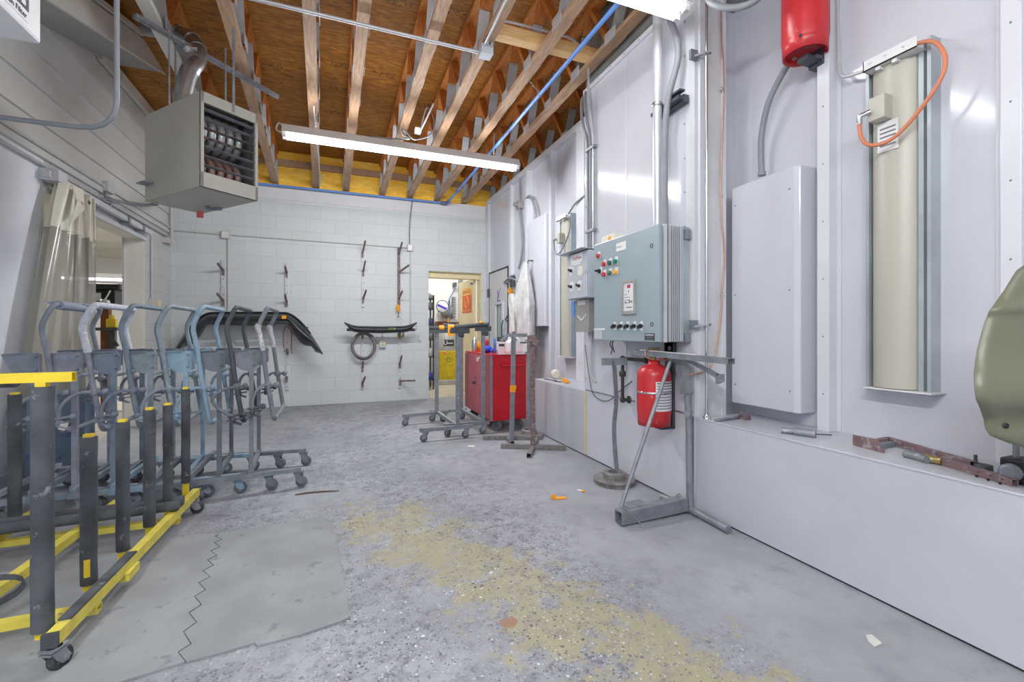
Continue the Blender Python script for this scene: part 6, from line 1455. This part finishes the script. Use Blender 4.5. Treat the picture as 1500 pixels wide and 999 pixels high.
for x, y in ((1.12, 3.39), (1.16, 3.41)): m.lathe([(.014, 0), (.014, .03)], (x, 3.40, 3.395), (0, -.6, .6), 8)
build(m, 'connector', M['chrome'], root)
conduit('conduit', [(1.105, 3.40, 3.39), (1.10, 3.34, 3.385), (1.075, 2.2, 3.40), (1.0, FRONT + .3, 3.46)], .010, M['emt'], 'thin conduit running from the square box along the sixth truss towards the front', rad=.04)
fixture((.75, 4.83, 3.02), 2.44, 'long lit tube fixture hung in front of the back wall trusses', chains=((-.92, 3.40), (.93, 3.40)))
fixture((.72, 2.13, 3.035), 2.44, 'lit tube fixture whose end shows at the top edge by the booth', chains=((-.9, 3.44), (.9, 3.44)))
fixture((.72, -.55, 3.06), 2.44, 'tube fixture behind the viewpoint near the front opening', chains=((-.9, 3.5), (.9, 3.5)))
fixture((-.95, -.9, 3.06), 2.44, 'unseen tube fixture added behind the viewpoint to light the left wall', axis=(0, 1, 0), chains=((-.9, 3.5), (.9, 3.5)))  # added out of view to brighten the dark left siding
m = MB(); m.tube(smooth_path([V((-.45, 4.83, 3.09)), V((-.50, 4.84, 3.12)), V((-.52, 4.84, 3.06)), V((-.475, 4.83, 3.03))], 6), .008, 6); single(m, 'power_cord', M['painted_pipe'], 'small loop of white cord at the left end of the long fixture', 'cord')
o = R(612, 149, 5.0); root = T('junction_box', 'small white ceiling box with curling cord above the long fixture', 'junction box', o)
zt = 3.33 + SLOPE * (7.52 - o.y)
m = MB(); m.box(o.x - .035, o.x + .035, o.y - .035, o.y + .035, zt - .06, zt); build(m, 'box', M['white'], root, bevel=.008)
m = MB(); z_ = zt - .05
m.tube(smooth_path([V((o.x + .02, o.y, z_)), R(625, 158, 4.95), R(635, 172, 4.9), R(636, 188, 4.85), R(628, 199, 4.8), R(612, 204, 4.75), R(604, 203, 4.74), R(596, 194, 4.72), R(589, 190, 4.70), R(590, 197, 4.7), R(597, 204, 4.72), V((.30, 4.80, 3.10))], 6), .008, 7); build(m, 'cord', M['flexgrey'], root)
conduit('conduit', [(o.x + .03, o.y - .02, zt - .03), (o.x + .05, o.y - .6, zt - .005)], .009, M['painted_pipe'], 'short cable along the truss to the small white ceiling box')
m = MB(); a = V((-.24, 5.2, 3.39)); m.tube([(-.195, 4.85, 3.35), (-.195, 7.3, 3.32)], .008, 7); single(m, 'hanging_rod', M['painted_pipe'], 'thin pale rod under the third roof truss behind the long fixture', 'rod')
# ================================================================== LIGHT AND CAMERA
def area(name, loc, sx, sy, power, col=(1, 1, 1), rot=(0, 0, 0)):
    L = bpy.data.lights.new(name, 'AREA'); L.shape = 'RECTANGLE'; L.size = sx; L.size_y = sy; L.energy = power; L.color = col
    o = bpy.data.objects.new(name, L); o.location = loc; o.rotation_euler = rot; COL.objects.link(o); return o
for x, y, ax, p, up in ((.75, 4.83, 0, 52, 8), (.72, 2.13, 0, 9, 9), (.72, -.55, 0, 11, 10), (-.95, -.9, 1, 84, 12)):  # last entry lights the added fixture for the left siding
    for sgn in (-1, 1):                                        # the tubes of a fixture shine to both sides as well as down
        area('fixture_light', (x + (.05 * sgn if ax else 0), y + (0 if ax else .05 * sgn), 2.985), *((.08, 2.3) if ax else (2.3, .08)), p, (.97, .985, 1), (0, -sgn * .85, 0) if ax else (sgn * .85, 0, 0))
    area('added_roof_fill', (x, y, 3.13), *((.1, 2.3) if ax else (2.3, .1)), up, (1, .97, .93), (PI, 0, 0))  # added upward lamp to brighten the roof deck; housings are closed on top
area('side_room_light', (-3.9, 8.2, 2.5), 1.6, .3, 75, (1, .98, .94)); area('back_room_light', (2.2, 8.9, 2.8), .8, .3, 40, (1, .97, .9))
w = bpy.data.worlds.new('daylight'); SC.world = w; w.use_nodes = True
w.node_tree.nodes['Background'].inputs[0].default_value = (.93, .96, 1, 1); w.node_tree.nodes['Background'].inputs[1].default_value = .58
cam = bpy.data.cameras.new('camera'); co = bpy.data.objects.new('camera', cam); COL.objects.link(co)
co.location = (0, 0, EYE); co.rotation_euler = (PI / 2, 0, -YAW)
cam.sensor_width = 36; cam.lens = FPX / 1500 * 36; cam.shift_y = -(499.5 - CY) / 1500; cam.clip_start = .02
SC.camera = co
SC.view_settings.view_transform = 'Standard'; SC.view_settings.look = 'None'; SC.view_settings.gamma = 1; SC.view_settings.exposure = .03
SC.view_settings.use_curve_mapping = False
SC.cycles.use_denoising = True
SC.cycles.max_bounces = 10; SC.cycles.diffuse_bounces = 6; SC.cycles.sample_clamp_indirect = 6; SC.cycles.transparent_max_bounces = 12
